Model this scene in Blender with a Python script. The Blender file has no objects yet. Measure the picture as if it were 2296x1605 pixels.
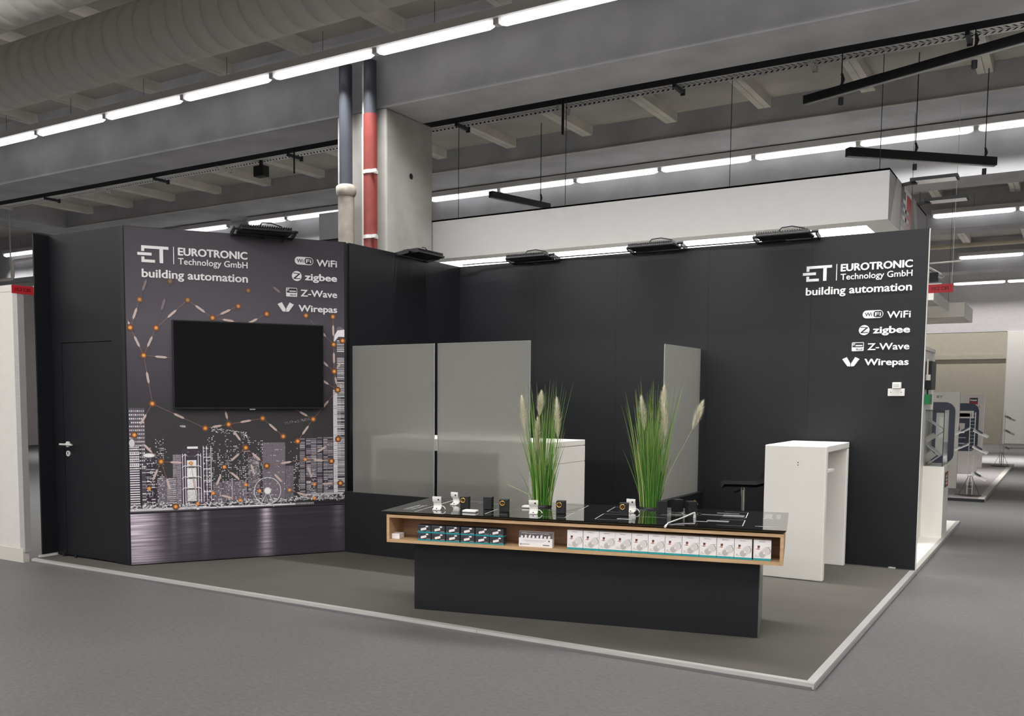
import bpy, bmesh, math, random
from mathutils import Vector, Matrix
random.seed(7)
sc = bpy.context.scene
COL = sc.collection
PI = math.pi
# ------------------------------------------------------------------ camera
# world: x to the right along the back wall, y into the hall, z up, metres
cam = bpy.data.cameras.new('camera'); cam.sensor_width = 36.0
cam.lens = 36.0 * 2123.18 / 2296.0
cam.shift_x = (1148 - 1032.5) / 2296.0
cam.shift_y = (1059 - 802.5) / 2296.0
cam.clip_start = 0.05; cam.clip_end = 200
co = bpy.data.objects.new('camera', cam); COL.objects.link(co)
RT = Vector((0.84217, 0.53921, 0.00473)); DN = Vector((0.04698, -0.06462, -0.99680)); FW = Vector((-0.53718, 0.83970, -0.07975))
FW.normalize(); RT = (RT - FW * RT.dot(FW)).normalized(); DN = FW.cross(RT)
m4 = Matrix.Identity(4)
for i in range(3):
    m4[i][0] = RT[i]; m4[i][1] = -DN[i]; m4[i][2] = -FW[i]
m4.translation = Vector((0, 0, 1.56))
co.matrix_world = m4
sc.camera = co
# ------------------------------------------------------------------ light and exposure
w = bpy.data.worlds.new('hall_ambience'); sc.world = w; w.use_nodes = True
w.node_tree.nodes['Background'].inputs[0].default_value = (0.86, 0.93, 1.0, 1)
w.node_tree.nodes['Background'].inputs[1].default_value = 0.25
sc.view_settings.view_transform = 'Standard'; sc.view_settings.look = 'None'
sc.view_settings.gamma = 1.0; sc.view_settings.exposure = 0.55
sc.view_settings.use_curve_mapping = False
LAMP = 1.4        # emission of the strip lights
TUBE = 27.0        # emission of the unseen tubes before the booth, raised to light its front
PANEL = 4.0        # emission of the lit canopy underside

# the downward light of the ceiling's strip light rows, one long lamp just under each row of tubes, plus an added one
for y, x0, x1, k, sp in ((-4.9, -16, 10, 0.5, 170), (1.7, -16, 10, 0.6, 170), (8.3, -24, 10, 0.75, 112), (14.88, -24, 10, 0.42, 60), (21.45, -24, 12, 0.5, 60), (28.05, -24, 12, 1.4, 60), (34.1, -24, 12, 0.4, 125), (36.6, -12, 12, 0.5, 150)):  # last entry has no tubes: added behind the header to brighten the khaki wall
    l = bpy.data.lights.new('row_light', 'AREA'); l.shape = 'RECTANGLE'; l.size = x1 - x0; l.size_y = 0.07; l.energy = 24.0 * (x1 - x0) * k
    l.color = (1.0, 0.985, 0.975); l.spread = math.radians(sp)
    lo = bpy.data.objects.new('row_light', l); COL.objects.link(lo); lo.location = ((x0 + x1) / 2, y, 5.165)

# ------------------------------------------------------------------ helpers
def lin(c):
    c = c / 255.0
    return c / 12.92 if c <= 0.04045 else ((c + 0.055) / 1.055) ** 2.4
def rgb(r, g, b): return (lin(r), lin(g), lin(b), 1.0)

def mat(name, col, rough=0.6, metal=0.0, spec=0.5, noise=0.0, scale=8.0, bump=0.0, bscale=60.0, coat=0.0, stretch=None, detail=6.0):
    m = bpy.data.materials.new(name); m.use_nodes = True
    nt = m.node_tree; b = nt.nodes['Principled BSDF']
    b.inputs['Roughness'].default_value = rough; b.inputs['Metallic'].default_value = metal
    b.inputs['Specular IOR Level'].default_value = spec
    if coat: b.inputs['Coat Weight'].default_value = coat
    tc = nt.nodes.new('ShaderNodeTexCoord'); mp = nt.nodes.new('ShaderNodeMapping')
    nt.links.new(tc.outputs['Object'], mp.inputs[0])
    if stretch: mp.inputs['Scale'].default_value = stretch
    nz = nt.nodes.new('ShaderNodeTexNoise'); nz.inputs['Scale'].default_value = scale; nz.inputs['Detail'].default_value = detail
    nt.links.new(mp.outputs[0], nz.inputs['Vector'])
    rp = nt.nodes.new('ShaderNodeValToRGB')
    k = max(noise, 0.015)
    rp.color_ramp.elements[0].position = 0.32; rp.color_ramp.elements[1].position = 0.68
    rp.color_ramp.elements[0].color = (col[0] * (1 - k), col[1] * (1 - k), col[2] * (1 - k), 1)
    rp.color_ramp.elements[1].color = (min(1, col[0] * (1 + k)), min(1, col[1] * (1 + k)), min(1, col[2] * (1 + k)), 1)
    nt.links.new(nz.outputs['Fac'], rp.inputs[0]); nt.links.new(rp.outputs[0], b.inputs['Base Color'])
    if bump:
        n2 = nt.nodes.new('ShaderNodeTexNoise'); n2.inputs['Scale'].default_value = bscale; n2.inputs['Detail'].default_value = 4
        nt.links.new(mp.outputs[0], n2.inputs['Vector'])
        bp = nt.nodes.new('ShaderNodeBump'); bp.inputs['Strength'].default_value = bump; bp.inputs['Distance'].default_value = 0.01
        nt.links.new(n2.outputs['Fac'], bp.inputs['Height']); nt.links.new(bp.outputs[0], b.inputs['Normal'])
    return m

def vcol_mat(name, rough=0.6, spec=0.4):
    m = bpy.data.materials.new(name); m.use_nodes = True; nt = m.node_tree; b = nt.nodes['Principled BSDF']
    a = nt.nodes.new('ShaderNodeVertexColor'); a.layer_name = 'Col'
    nt.links.new(a.outputs['Color'], b.inputs['Base Color'])
    b.inputs['Roughness'].default_value = rough; b.inputs['Specular IOR Level'].default_value = spec
    return m

def emis(name, col, s):
    m = bpy.data.materials.new(name); m.use_nodes = True; nt = m.node_tree
    nt.nodes.clear(); e = nt.nodes.new('ShaderNodeEmission'); o = nt.nodes.new('ShaderNodeOutputMaterial')
    e.inputs[0].default_value = col; e.inputs[1].default_value = s
    nt.links.new(e.outputs[0], o.inputs[0]); return m

def tag(o, label=None, cat=None, group=None, kind=None):
    if label: o['label'] = label
    if cat: o['category'] = cat
    if group: o['group'] = group
    if kind: o['kind'] = kind
    return o

class MB:
    """collects simple solids; build() links them as one mesh object"""
    def __init__(s, M=None): s.v = []; s.f = []; s.c = []; s.sm = []; s.M = M; s.col = None
    def add(s, vs, fs, col=None, smooth=False):
        n = len(s.v)
        if s.M is not None: vs = [tuple(s.M @ Vector(p)) for p in vs]
        s.v += [tuple(p) for p in vs]
        for f in fs:
            s.f.append(tuple(n + i for i in f)); s.c.append(col or s.col); s.sm.append(smooth)
        return s
    def box(s, x0, x1, y0, y1, z0, z1, col=None):
        return s.add([(x0,y0,z0),(x1,y0,z0),(x1,y1,z0),(x0,y1,z0),(x0,y0,z1),(x1,y0,z1),(x1,y1,z1),(x0,y1,z1)],
              [(0,3,2,1),(4,5,6,7),(0,1,5,4),(1,2,6,5),(2,3,7,6),(3,0,4,7)], col)
    def bar(s, a, b, wx, wz, up=(0,0,1), col=None):
        a = Vector(a); b = Vector(b); d = (b - a).normalized(); u = Vector(up)
        if abs(d.dot(u)) > 0.95: u = Vector((1, 0, 0))
        sx = d.cross(u).normalized() * wx / 2; sz = sx.cross(d).normalized() * wz / 2
        p = []
        for q in (a, b):
            p += [q - sx - sz, q + sx - sz, q + sx + sz, q - sx + sz]
        return s.add(p, [(0,3,2,1),(4,5,6,7),(0,1,5,4),(1,2,6,5),(2,3,7,6),(3,0,4,7)], col)
    def tube(s, pts, r, n=12, caps=True, col=None, smooth=True):
        pts = [Vector(p) for p in pts]; rs = r if isinstance(r, (list, tuple)) else [r] * len(pts)
        vs = []; fs = []; prev = None
        for i, p in enumerate(pts):
            d = (pts[min(i+1, len(pts)-1)] - pts[max(i-1, 0)]).normalized()
            if prev is None:
                u = Vector((0,0,1)) if abs(d.z) < 0.9 else Vector((1,0,0))
                a = d.cross(u).normalized()
            else:
                a = (prev - d * prev.dot(d)).normalized()
            prev = a; b = d.cross(a)
            for k in range(n):
                t = 2 * PI * k / n; vs.append(p + a * math.cos(t) * rs[i] + b * math.sin(t) * rs[i])
        for i in range(len(pts) - 1):
            for k in range(n):
                fs.append((i*n+k, i*n+(k+1)%n, (i+1)*n+(k+1)%n, (i+1)*n+k))
        s.add(vs, fs, col, smooth)
        if caps:
            s.add(vs[:n], [tuple(range(n))[::-1]], col); s.add(vs[-n:], [tuple(range(n))], col)
        return s
    def poly(s, pts, col=None): return s.add(pts, [tuple(range(len(pts)))], col)
    def prism(s, pts, vec, col=None):
        n = len(pts); v = Vector(vec); q = [Vector(p) for p in pts] + [Vector(p) + v for p in pts]
        fs = [tuple(range(n))[::-1], tuple(range(n, 2*n))] + [(i, (i+1)%n, n+(i+1)%n, n+i) for i in range(n)]
        return s.add(q, fs, col)
    def mesh(s, name, m):
        me = bpy.data.meshes.new(name); me.from_pydata(s.v, [], s.f)
        if any(c is not None for c in s.c):
            ca = me.color_attributes.new('Col', 'FLOAT_COLOR', 'CORNER'); buf = []
            for f, c in zip(s.f, s.c):
                if c is not None and isinstance(c[0], (tuple, list)):
                    for k in range(len(f)): buf += list(c[k])
                else:
                    buf += list(c or (0.5, 0.5, 0.5, 1)) * len(f)
            ca.data.foreach_set('color', buf)
        me.polygons.foreach_set('use_smooth', s.sm); me.materials.append(m); me.update(); return me
    def build(s, name, m, parent=None, bevel=0.0, seg=2):
        o = bpy.data.objects.new(name, s.mesh(name, m)); COL.objects.link(o)
        if parent: o.parent = parent
        if bevel:
            b = o.modifiers.new('bevel', 'BEVEL'); b.width = bevel; b.segments = seg; b.limit_method = 'ANGLE'
        return o

def thing(name, label, cat, loc=(0,0,0), rz=0.0, group=None):
    o = bpy.data.objects.new(name, None); COL.objects.link(o); o.empty_display_size = 0.1
    o.location = loc; o.rotation_euler = (0, 0, rz); return tag(o, label, cat, group)
def copy_tree(o, parent=None):
    c = o.copy(); COL.objects.link(c)
    if parent: c.parent = parent
    for ch in list(o.children): copy_tree(ch, c)
    return c
ORD = ['first','second','third','fourth','fifth','sixth','seventh','eighth','ninth','tenth','eleventh','twelfth','thirteenth','fourteenth','fifteenth','sixteenth','seventeenth','eighteenth','nineteenth','twentieth']

# text: outlines of the built-in font as flat polygons, unit = cap height 1
_tc = {}
def glyphs(t, bold=0.0):
    k = (t, bold)
    if k in _tc: return _tc[k]
    cu = bpy.data.curves.new('t', 'FONT'); cu.body = t; cu.offset = bold; cu.resolution_u = 3
    ob = bpy.data.objects.new('t', cu); COL.objects.link(ob)
    dg = bpy.context.evaluated_depsgraph_get(); dg.update()
    me = bpy.data.meshes.new_from_object(ob.evaluated_get(dg))
    vs = [tuple(v.co) for v in me.vertices]; fs = [tuple(p.vertices) for p in me.polygons]
    bpy.data.objects.remove(ob); bpy.data.meshes.remove(me)
    x0 = min(v[0] for v in vs); x1 = max(v[0] for v in vs)
    _tc[k] = ([((v[0]-x0)/(x1-x0), v[1]/0.73) for v in vs], fs); return _tc[k]
def put_text(mb, t, x0, x1, base, cap, F, lift=0.0, depth=0.0, bold=0.0, col=None):
    """F maps (a, b, c): a along, b up, c out of the surface"""
    g, fs = glyphs(t, 0.006)
    wd = bold * cap * 0.55; steps = [(0.0, 0.0)] + ([(-wd, 0.0), (wd, 0.0), (0.0, wd * 0.6), (0.0, -wd * 0.6)] if wd > 1e-5 else [])
    for q, (sh, sv) in enumerate(steps): mb.add([F(x0 + wd + a * (x1 - x0 - 2*wd) + sh, base + b * cap + sv, lift + depth + 0.0004 + q * 0.00012) for a, b in g], fs, col)
    if not depth: return
    if depth:
        from collections import Counter
        cnt = Counter(); 
        for f in fs:
            for i in range(len(f)):
                a, b = f[i], f[(i+1) % len(f)]; cnt[(a, b)] += 1
        low = [F(x0 + wd + a * (x1 - x0 - 2*wd), base + b * cap, lift) for a, b in g]
        top = [F(x0 + wd + a * (x1 - x0 - 2*wd), base + b * cap, lift + depth) for a, b in g]
        n = len(g); side = [(a, b, n + b, n + a) for (a, b) in cnt if (b, a) not in cnt]
        mb.add(top + low, side, col)

# ------------------------------------------------------------------ materials
M = {}
M['floor'] = mat('hall_linoleum', rgb(98,97,97), 0.55, noise=0.07, scale=0.9, bump=0.05, bscale=90, spec=0.4)
nt = M['floor'].node_tree; b = nt.nodes['Principled BSDF']          # fleck of the marbled linoleum
lk = [l for l in nt.links if l.to_socket == b.inputs['Base Color']][0]; src = lk.from_socket
n3 = nt.nodes.new('ShaderNodeTexNoise'); n3.inputs['Scale'].default_value = 44; n3.inputs['Detail'].default_value = 8; n3.inputs['Roughness'].default_value = 0.72
mp3 = nt.nodes.new('ShaderNodeMapping'); mp3.inputs['Scale'].default_value = (0.6, 1.0, 1.0); mp3.inputs['Rotation'].default_value = (0, 0, 0.3)
tc3 = nt.nodes.new('ShaderNodeTexCoord'); nt.links.new(tc3.outputs['Object'], mp3.inputs[0]); nt.links.new(mp3.outputs[0], n3.inputs['Vector'])
r3 = nt.nodes.new('ShaderNodeValToRGB'); r3.color_ramp.elements[0].position = 0.33; r3.color_ramp.elements[0].color = (0.76,0.76,0.755,1)
r3.color_ramp.elements[1].position = 0.70; r3.color_ramp.elements[1].color = (1.2,1.2,1.2,1)
nt.links.new(n3.outputs['Fac'], r3.inputs[0])
mx = nt.nodes.new('ShaderNodeMix'); mx.data_type = 'RGBA'; mx.blend_type = 'MULTIPLY'; mx.inputs[0].default_value = 1.0
nt.links.new(src, mx.inputs[6]); nt.links.new(r3.outputs[0], mx.inputs[7]); nt.links.new(mx.outputs[2], b.inputs['Base Color'])
M['carpet'] = mat('grey_carpet', rgb(90,87,82), 0.9, noise=0.05, scale=3, bump=0.12, bscale=300, spec=0.15)
M['concrete'] = mat('board_marked_concrete', rgb(180,180,183), 0.85, noise=0.14, scale=1.6, bump=0.15, bscale=14, spec=0.25)
M['slab'] = mat('dark_concrete_slab', rgb(188,184,177), 0.9, noise=0.16, scale=0.9, bump=0.15, bscale=10, spec=0.2)
M['rib'] = mat('pale_concrete_rib', rgb(228,224,214), 0.85, noise=0.08, scale=3, spec=0.2)
M['column'] = mat('column_concrete', rgb(168,166,161), 0.75, noise=0.16, scale=2.2, bump=0.12, bscale=12, spec=0.3)
M['duct'] = mat('grey_duct_skin', rgb(205,203,197), 0.8, noise=0.06, scale=3, spec=0.25)
M['galv'] = mat('galvanised_steel', rgb(212,212,208), 0.45, 0.15, noise=0.1, scale=20)
M['galvdark'] = mat('dark_steel', rgb(60,62,68), 0.5, 0.5, noise=0.1, scale=20)
M['alu'] = mat('brushed_aluminium', rgb(196,194,191), 0.38, 0.35, noise=0.06, scale=30, stretch=(0.2,4,4))
M['chrome'] = mat('polished_steel', rgb(205,203,198), 0.18, 1.0)
M['red'] = mat('red_pipe_paint', rgb(128,54,48), 0.5, noise=0.08, scale=10)
M['greypipe'] = mat('grey_plastic_pipe', rgb(62,65,74), 0.45, noise=0.05)
M['fibre'] = mat('weathered_cement_pipe', rgb(150,143,134), 0.85, noise=0.14, scale=9, bump=0.2, bscale=30)
M['whitepaint'] = mat('white_paint', rgb(206,203,197), 0.55, noise=0.02)
M['white'] = mat('white_laminate', rgb(242,239,232), 0.4, noise=0.015, scale=4)
M['whiteplastic'] = mat('white_plastic', rgb(232,230,226), 0.35)
M['lampbody'] = mat('white_lamp_housing', rgb(200,198,196), 0.5)
M['black'] = mat('black_laminate', rgb(19,21,25), 0.5, noise=0.04, scale=2.5, bump=0.03, bscale=400, spec=0.38)
M['blackedge'] = mat('black_edge_band', rgb(17,17,24), 0.55)
M['blackmetal'] = mat('black_cast_metal', rgb(20,21,24), 0.45, noise=0.05)
M['blackplastic'] = mat('matt_black_plastic', rgb(17,17,19), 0.5)
M['tvscreen'] = mat('dark_screen_glass', rgb(7,7,9), 0.14, spec=0.3, noise=0.0)
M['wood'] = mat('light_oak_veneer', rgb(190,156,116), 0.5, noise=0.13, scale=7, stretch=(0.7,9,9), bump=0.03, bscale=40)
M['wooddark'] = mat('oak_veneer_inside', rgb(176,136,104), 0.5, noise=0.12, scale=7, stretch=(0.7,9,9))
M['glassblack'] = mat('black_glass', rgb(9,9,11), 0.04, spec=0.9, coat=0.4)
M['print'] = vcol_mat('printed_ink', 0.5)
M['mural'] = vcol_mat('mural_print', 0.42, 0.35)
M['letters'] = mat('white_acrylic_letters', rgb(240,240,240), 0.45)
M['brass'] = mat('brass', rgb(214,170,90), 0.25, 1.0)
M['carton'] = mat('white_carton', rgb(236,232,232), 0.5)
M['cartonside'] = mat('grey_white_carton', rgb(214,206,200), 0.5)
M['cartondark'] = mat('dark_carton', rgb(48,49,54), 0.45)
M['teal'] = mat('teal_band', rgb(30,150,156), 0.45)
M['signred'] = mat('red_sign_board', rgb(196,40,52), 0.5)
M['navy'] = mat('navy_panel', rgb(52,58,78), 0.5)
M['sockel'] = mat('skirting_vinyl', rgb(196,192,184), 0.6)
M['khaki'] = mat('khaki_wall', rgb(172,166,150), 0.8, noise=0.04)
M['hallwall'] = mat('pale_hall_wall', rgb(208,204,204), 0.8, noise=0.03)
M['leaf'] = vcol_mat('grass_leaf', 0.55)
M['plume'] = vcol_mat('grass_plume', 0.9, 0.1)
M['lamp'] = emis('strip_light_glow', (1.0, 0.985, 1.0, 1), LAMP)
M['lampfull'] = emis('boosted_tube_glow', (1.0, 0.985, 0.975, 1), TUBE)
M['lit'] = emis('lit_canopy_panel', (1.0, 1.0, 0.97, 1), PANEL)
# frosted glass: scatters in the body and lets blurred light through
m = bpy.data.materials.new('frosted_glass'); m.use_nodes = True; nt = m.node_tree; b = nt.nodes['Principled BSDF']
b.inputs['Base Color'].default_value = rgb(225,228,224); b.inputs['Transmission Weight'].default_value = 1.0
b.inputs['Roughness'].default_value = 0.42; b.inputs['IOR'].default_value = 1.2
df = nt.nodes.new('ShaderNodeBsdfDiffuse'); df.inputs[0].default_value = rgb(172,170,165)
tl = nt.nodes.new('ShaderNodeBsdfTranslucent'); tl.inputs[0].default_value = rgb(205,204,198)
mA = nt.nodes.new('ShaderNodeMixShader'); mA.inputs[0].default_value = 0.4
mB = nt.nodes.new('ShaderNodeMixShader'); mB.inputs[0].default_value = 0.45
nt.links.new(df.outputs[0], mA.inputs[1]); nt.links.new(tl.outputs[0], mA.inputs[2])
nt.links.new(b.outputs[0], mB.inputs[1]); nt.links.new(mA.outputs[0], mB.inputs[2])
nt.links.new(mB.outputs[0], nt.nodes['Material Output'].inputs[0]); M['frost'] = m
M['canopywhite'] = mat('canopy_cloth', rgb(160,159,158), 0.6)
M['frostedge'] = mat('polished_glass_edge', rgb(170,172,168), 0.2)
m = bpy.data.materials.new('clear_glass'); m.use_nodes = True; nt = m.node_tree; b = nt.nodes['Principled BSDF']
b.inputs['Base Color'].default_value = (0.86,0.9,0.9,1); b.inputs['Roughness'].default_value = 0.02; b.inputs['IOR'].default_value = 1.1
b.inputs['Transmission Weight'].default_value = 1.0; M['clear'] = m

# ------------------------------------------------------------------ the hall
tag(MB().box(-27, 13, -24, 38, -0.2, 0.0).build('floor', M['floor']), kind='structure')
ceil = tag(MB().box(-27, 13, -24, 38, 5.72, 6.15).build('ceiling', M['slab']), kind='structure')
GIR = [(8.79, 9.53, 4.81), (15.08, 15.85, 4.64), (21.65, 22.4, 4.98), (28.25, 29.0, 4.90)]
GLAB = ['deep concrete girder just behind the nearest light row, meeting the column', 'wide concrete girder behind the second light row', 'concrete girder behind the third light row, above the yellowish pipe', 'farthest concrete girder, behind the fourth light row']
for (y0, y1, z), lab in zip(GIR, GLAB):
    c = thing('concrete_girder', lab, 'girder', (-7, y0, z))
    MB().box(-19.95, 19.95, 0, y1 - y0, 0, 5.718 - z).build('beam', M['concrete'], c)
tag(MB().box(-19.49, 12.95, 13.70, 15.078, 5.36, 5.718).build('concrete_ledge', M['concrete']), 'flat concrete ledge in front of the second girder, above the second light row', 'ledge')
tag(MB().box(-20.6, -19.5, 2.93, 15.08, 5.36, 5.72).build('cross_beam', M['concrete']), 'concrete beam running towards the viewer at the far left, above the door wall', 'girder')
ribM = {}
for (y0, y1) in ((2.93, 8.79), (9.53, 13.70), (15.85, 21.65), (22.4, 28.25)):
    for side in (-1, 1):
        me = MB().box(side * 0.045 - 0.042, side * 0.045 + 0.042, y0, y1, 5.59, 5.72).mesh('ceiling_rib', M['rib'])
        for k in range(-11, 10):
            if y0 > 14 and k < 0: continue
            o = bpy.data.objects.new('ceiling_rib', me); COL.objects.link(o); o.parent = ceil; o.location = (-3.76 + 1.35 * k + 0.0, 0, 0)
tag(MB().box(-27, 13, -24.2, -24, 0, 6).build('wall_front', M['hallwall']), kind='structure')
tag(MB().box(-27.2, -27, -24, 38, 0, 6).build('wall_left', M['hallwall']), kind='structure')
tag(MB().box(13, 13.2, -24, 38, 0, 6).build('wall_right', M['hallwall']), kind='structure')
wb = tag(MB().box(-27, 13, 37.8, 38, 0, 6).build('wall_back', M['khaki']), kind='structure')
MB().box(-27, 13, 37.72, 37.8, 2.95, 3.1).build('wall_rail', M['khaki'], wb)
hd = tag(MB().box(-12, 13, 35.0, 35.3, 3.72, 6.0).box(-1.74, 13, 34.96, 35.3, 0.12, 3.72).build('wall_header', M['hallwall']), kind='structure')
MB().box(-1.72, 13, 34.93, 34.96, 0.15, 3.70).build('wall_panel', M['white'], hd)

# round hole cover on the second girder
tag(MB().tube([(-4.60, 15.08, 5.608), (-4.60, 15.055, 5.608)], 0.15, 28).build('hole_cover', M['concrete']), 'round patched disc on the concrete girder above the second light row', 'cover')

# column and its pipes
c = thing('concrete_column', 'square raw concrete column rising behind the black booth walls', 'column', (-7.0, 9.25, 0))
MB().box(-0.36, 0.36, -0.46, 0.47, 0.036, 4.81).build('shaft', M['column'], c, bevel=0.02)
MB().tube([(0.362, 0.02, 4.14), (0.355, 0.02, 4.14)], 0.035, 16).build('anchor_hole', M['blackplastic'], c)
c = thing('drain_pipe', 'fat grey drain pipe with a collar, leftmost pipe on the concrete column', 'pipe', (-7.09, 8.62, 0))
MB().tube([(0, 0, 3.92), (0, 0, 5.3)], 0.075, 20).build('upper_pipe', M['greypipe'], c)
MB().tube([(0, 0, 0.036), (0, 0, 3.86)], 0.092, 20).build('lower_pipe', M['fibre'], c)
MB().tube([(0, 0, 3.84), (0, 0, 3.87), (0, 0, 3.95), (0, 0, 3.97)], [0.10, 0.115, 0.115, 0.085], 20).build('collar', M['fibre'], c)
c = thing('white_conduit', 'thin whitish conduit between the grey drain pipe and the red pipe', 'pipe', (-6.893, 8.70, 0))
MB().tube([(0, 0, 0.036), (0, 0, 4.6)], 0.026, 10).build('conduit', M['whitepaint'], c)
MB().box(-0.014, 0.014, -0.01, 0.03, 4.6, 5.3).build('conduit_strap', M['galv'], c)
c = thing('red_standpipe', 'red painted standpipe with steel clamps on the concrete column', 'pipe', (-6.768, 8.66, 0))
MB().tube([(0, 0, 0.036), (0, 0, 4.72)], 0.078, 22).build('pipe', M['red'], c)
MB().tube([(0, 0, 4.70), (0, 0, 5.3)], 0.072, 22).build('upper_pipe', M['greypipe'], c)
for z in (4.08, 3.36):
    MB().tube([(0, 0, z - 0.02), (0, 0, z + 0.02)], 0.086, 22).box(0.06, 0.13, -0.07, -0.045, z - 0.018, z + 0.018).build('pipe_clamp', M['galv'], c)

# air ducts made of short sections
for yc, zc, nm in ((6.49, 5.11, 'round grey air duct nearer to the light row, ringed by seams'), (5.10, 5.12, 'second round air duct, cut by the upper left corner of the photo')):
    c = thing('air_duct', nm, 'duct', (0, yc, zc))
    me = MB().tube([(0, 0, 0), (0.007, 0, 0), (0.223, 0, 0), (0.23, 0, 0)], [0.306, 0.323, 0.323, 0.306], 40, caps=False).mesh('duct_section', M['duct'])
    for k in range(84):
        o = bpy.data.objects.new('duct_section', me); COL.objects.link(o); o.parent = c; o.location = (-18.5 + 0.23 * k, 0, 0)

# strip lights --------------------------------------------------------------
body = MB().box(0.0, 1.5, -0.08, 0.08, 0.035, 0.12)
tubem = MB(); tubem.tube([(0.03, 0, 0), (0.045, 0, 0), (0.10, 0, 0), (1.40, 0, 0), (1.455, 0, 0), (1.47, 0, 0)], [0.012, 0.030, 0.046, 0.046, 0.030, 0.012], 14)
capm = MB().box(0.0, 0.03, -0.04, 0.04, -0.02, 0.035); capm2 = MB().box(1.47, 1.5, -0.04, 0.04, -0.02, 0.035)
b_me = body.mesh('lamp_housing', M['lampbody']); t_me = tubem.mesh('diffuser', M['lamp']); c_me = capm.mesh('end_cap', M['lampbody']); c_me2 = capm2.mesh('end_cap', M['lampbody'])
rod_me = MB().tube([(0.75, 0, 0.10), (0.75, 0, 0.368)], 0.0028, 6).mesh('suspension_wire', M['galvdark'])
ROWN = {8.3: 'nearest glowing row overhead', 14.9: 'second glowing row, above the white canopy', 21.5: 'third row, beyond the white canopy', 28.1: 'fourth row at right, far back', 34.35: 'farthest row at right, by the pale wall'}
def lightrow(y, cells, vis=True):
    for i, x in enumerate(cells):
        lab = '%s strip light from the left in the %s' % (ORD[i], ROWN[y])
        r = thing('strip_light', lab, 'light', (x, y, 5.22), 0, 'strip lights of the ' + ROWN[y])
        if x == -14.93: r.scale = (0.72, 1, 1)
        for nm, me in (('lamp_housing', b_me), ('diffuser', t_me), ('end_cap', c_me), ('end_cap', c_me2), ('suspension_wire', rod_me)):
            o = bpy.data.objects.new(nm, me); COL.objects.link(o); o.parent = r
lightrow(8.3, [-13.90 + 1.5 * k for k in range(0, 9)])
lightrow(14.9, [-23.9, -17.04, -14.93, -13.83] + [-11.73 + 1.5 * k for k in range(1, 9)])
lightrow(21.5, [-2.50 + 1.5 * k for k in range(0, 4)])
lightrow(28.1, [-2.60 + 1.5 * k for k in range(0, 4)])
lightrow(34.35, [-3.30 + 1.5 * k for k in range(0, 4)])
# rows and stretches the photograph does not show but whose light it does: long continuous fittings
for y, x0, x1 in ((-18.1, -16, 10), (-11.5, -16, 10), (-4.9, -16, 10), (1.7, -16, 10), (8.3, -24, -14.2), (8.3, 0.0, 10), (14.9, 2.0, 10), (14.9, -23.9+1.5, -17), (21.5, -24, -7.6), (21.5, 4, 12), (28.1, -24, -7.6), (28.1, 4, 12)):
    o = thing('continuous_light', 'long strip light outside the photographed part of the hall', 'light', ((x0 + x1) / 2, y, 5.22), 0, 'strip lights outside the picture')
    L = (x1 - x0) / 2
    MB().box(-L, L, -0.065, 0.065, 0.035, 0.10).build('lamp_housing', M['lampbody'], o)
    MB().tube([(-L, 0, 0), (L, 0, 0)], 0.046, 12).build('diffuser', M['lampfull'] if y < 5 else M['lamp'], o)
    for t in (-0.7, 0.7): MB().tube([(L*t, 0, 0.10), (L*t, 0, 0.50)], 0.005, 6).build('suspension_wire', M['galvdark'], o)

# cable tray along the ceiling, behind the first girder ----------------------
c = thing('cable_tray', 'perforated steel cable tray running along behind the first concrete girder', 'cable tray', (0, 10.62, 5.11))
MB().box(-19, 3, 0.0, 0.004, 0.0, 0.10).build('side_rail', M['galvdark'], c)  # rails in dark steel: the near side's shadow put into the colour
MB().box(-19, 3, 0.216, 0.22, 0.0, 0.10).build('side_rail', M['galvdark'], c)
t = MB(); t.box(-19, 3, 0.0, 0.03, -0.004, 0.0); t.box(-19, 3, 0.19, 0.22, -0.004, 0.0)
x = -19.0; k = 0
while x < 3:
    t.bar((x, 0.03, -0.002), (x + 0.05, 0.11, -0.002), 0.030, 0.004); t.bar((x + 0.05, 0.11, -0.002), (x, 0.19, -0.002), 0.030, 0.004)
    x += 0.062
t.box(-19, 3, 0.10, 0.12, -0.004, 0.0)
tag(t.build('perforated_base', mat('zinc_sheet', rgb(236,236,232), 0.5, noise=0.05), c), kind='stuff')
for k in range(-11, 3):
    x = -3.93 + 1.47 * k
    h = MB().box(x - 0.02, x + 0.02, -0.03, 0.25, -0.045, -0.006).box(x - 0.025, x + 0.025, 0.255, 0.28, -0.06, 0.25)
    h.box(x - 0.10, x - 0.06, -0.20, 0.0, 0.12, 0.16).build('tray_bracket', M['galv'] if k % 2 else M['galvdark'], c)
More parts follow.
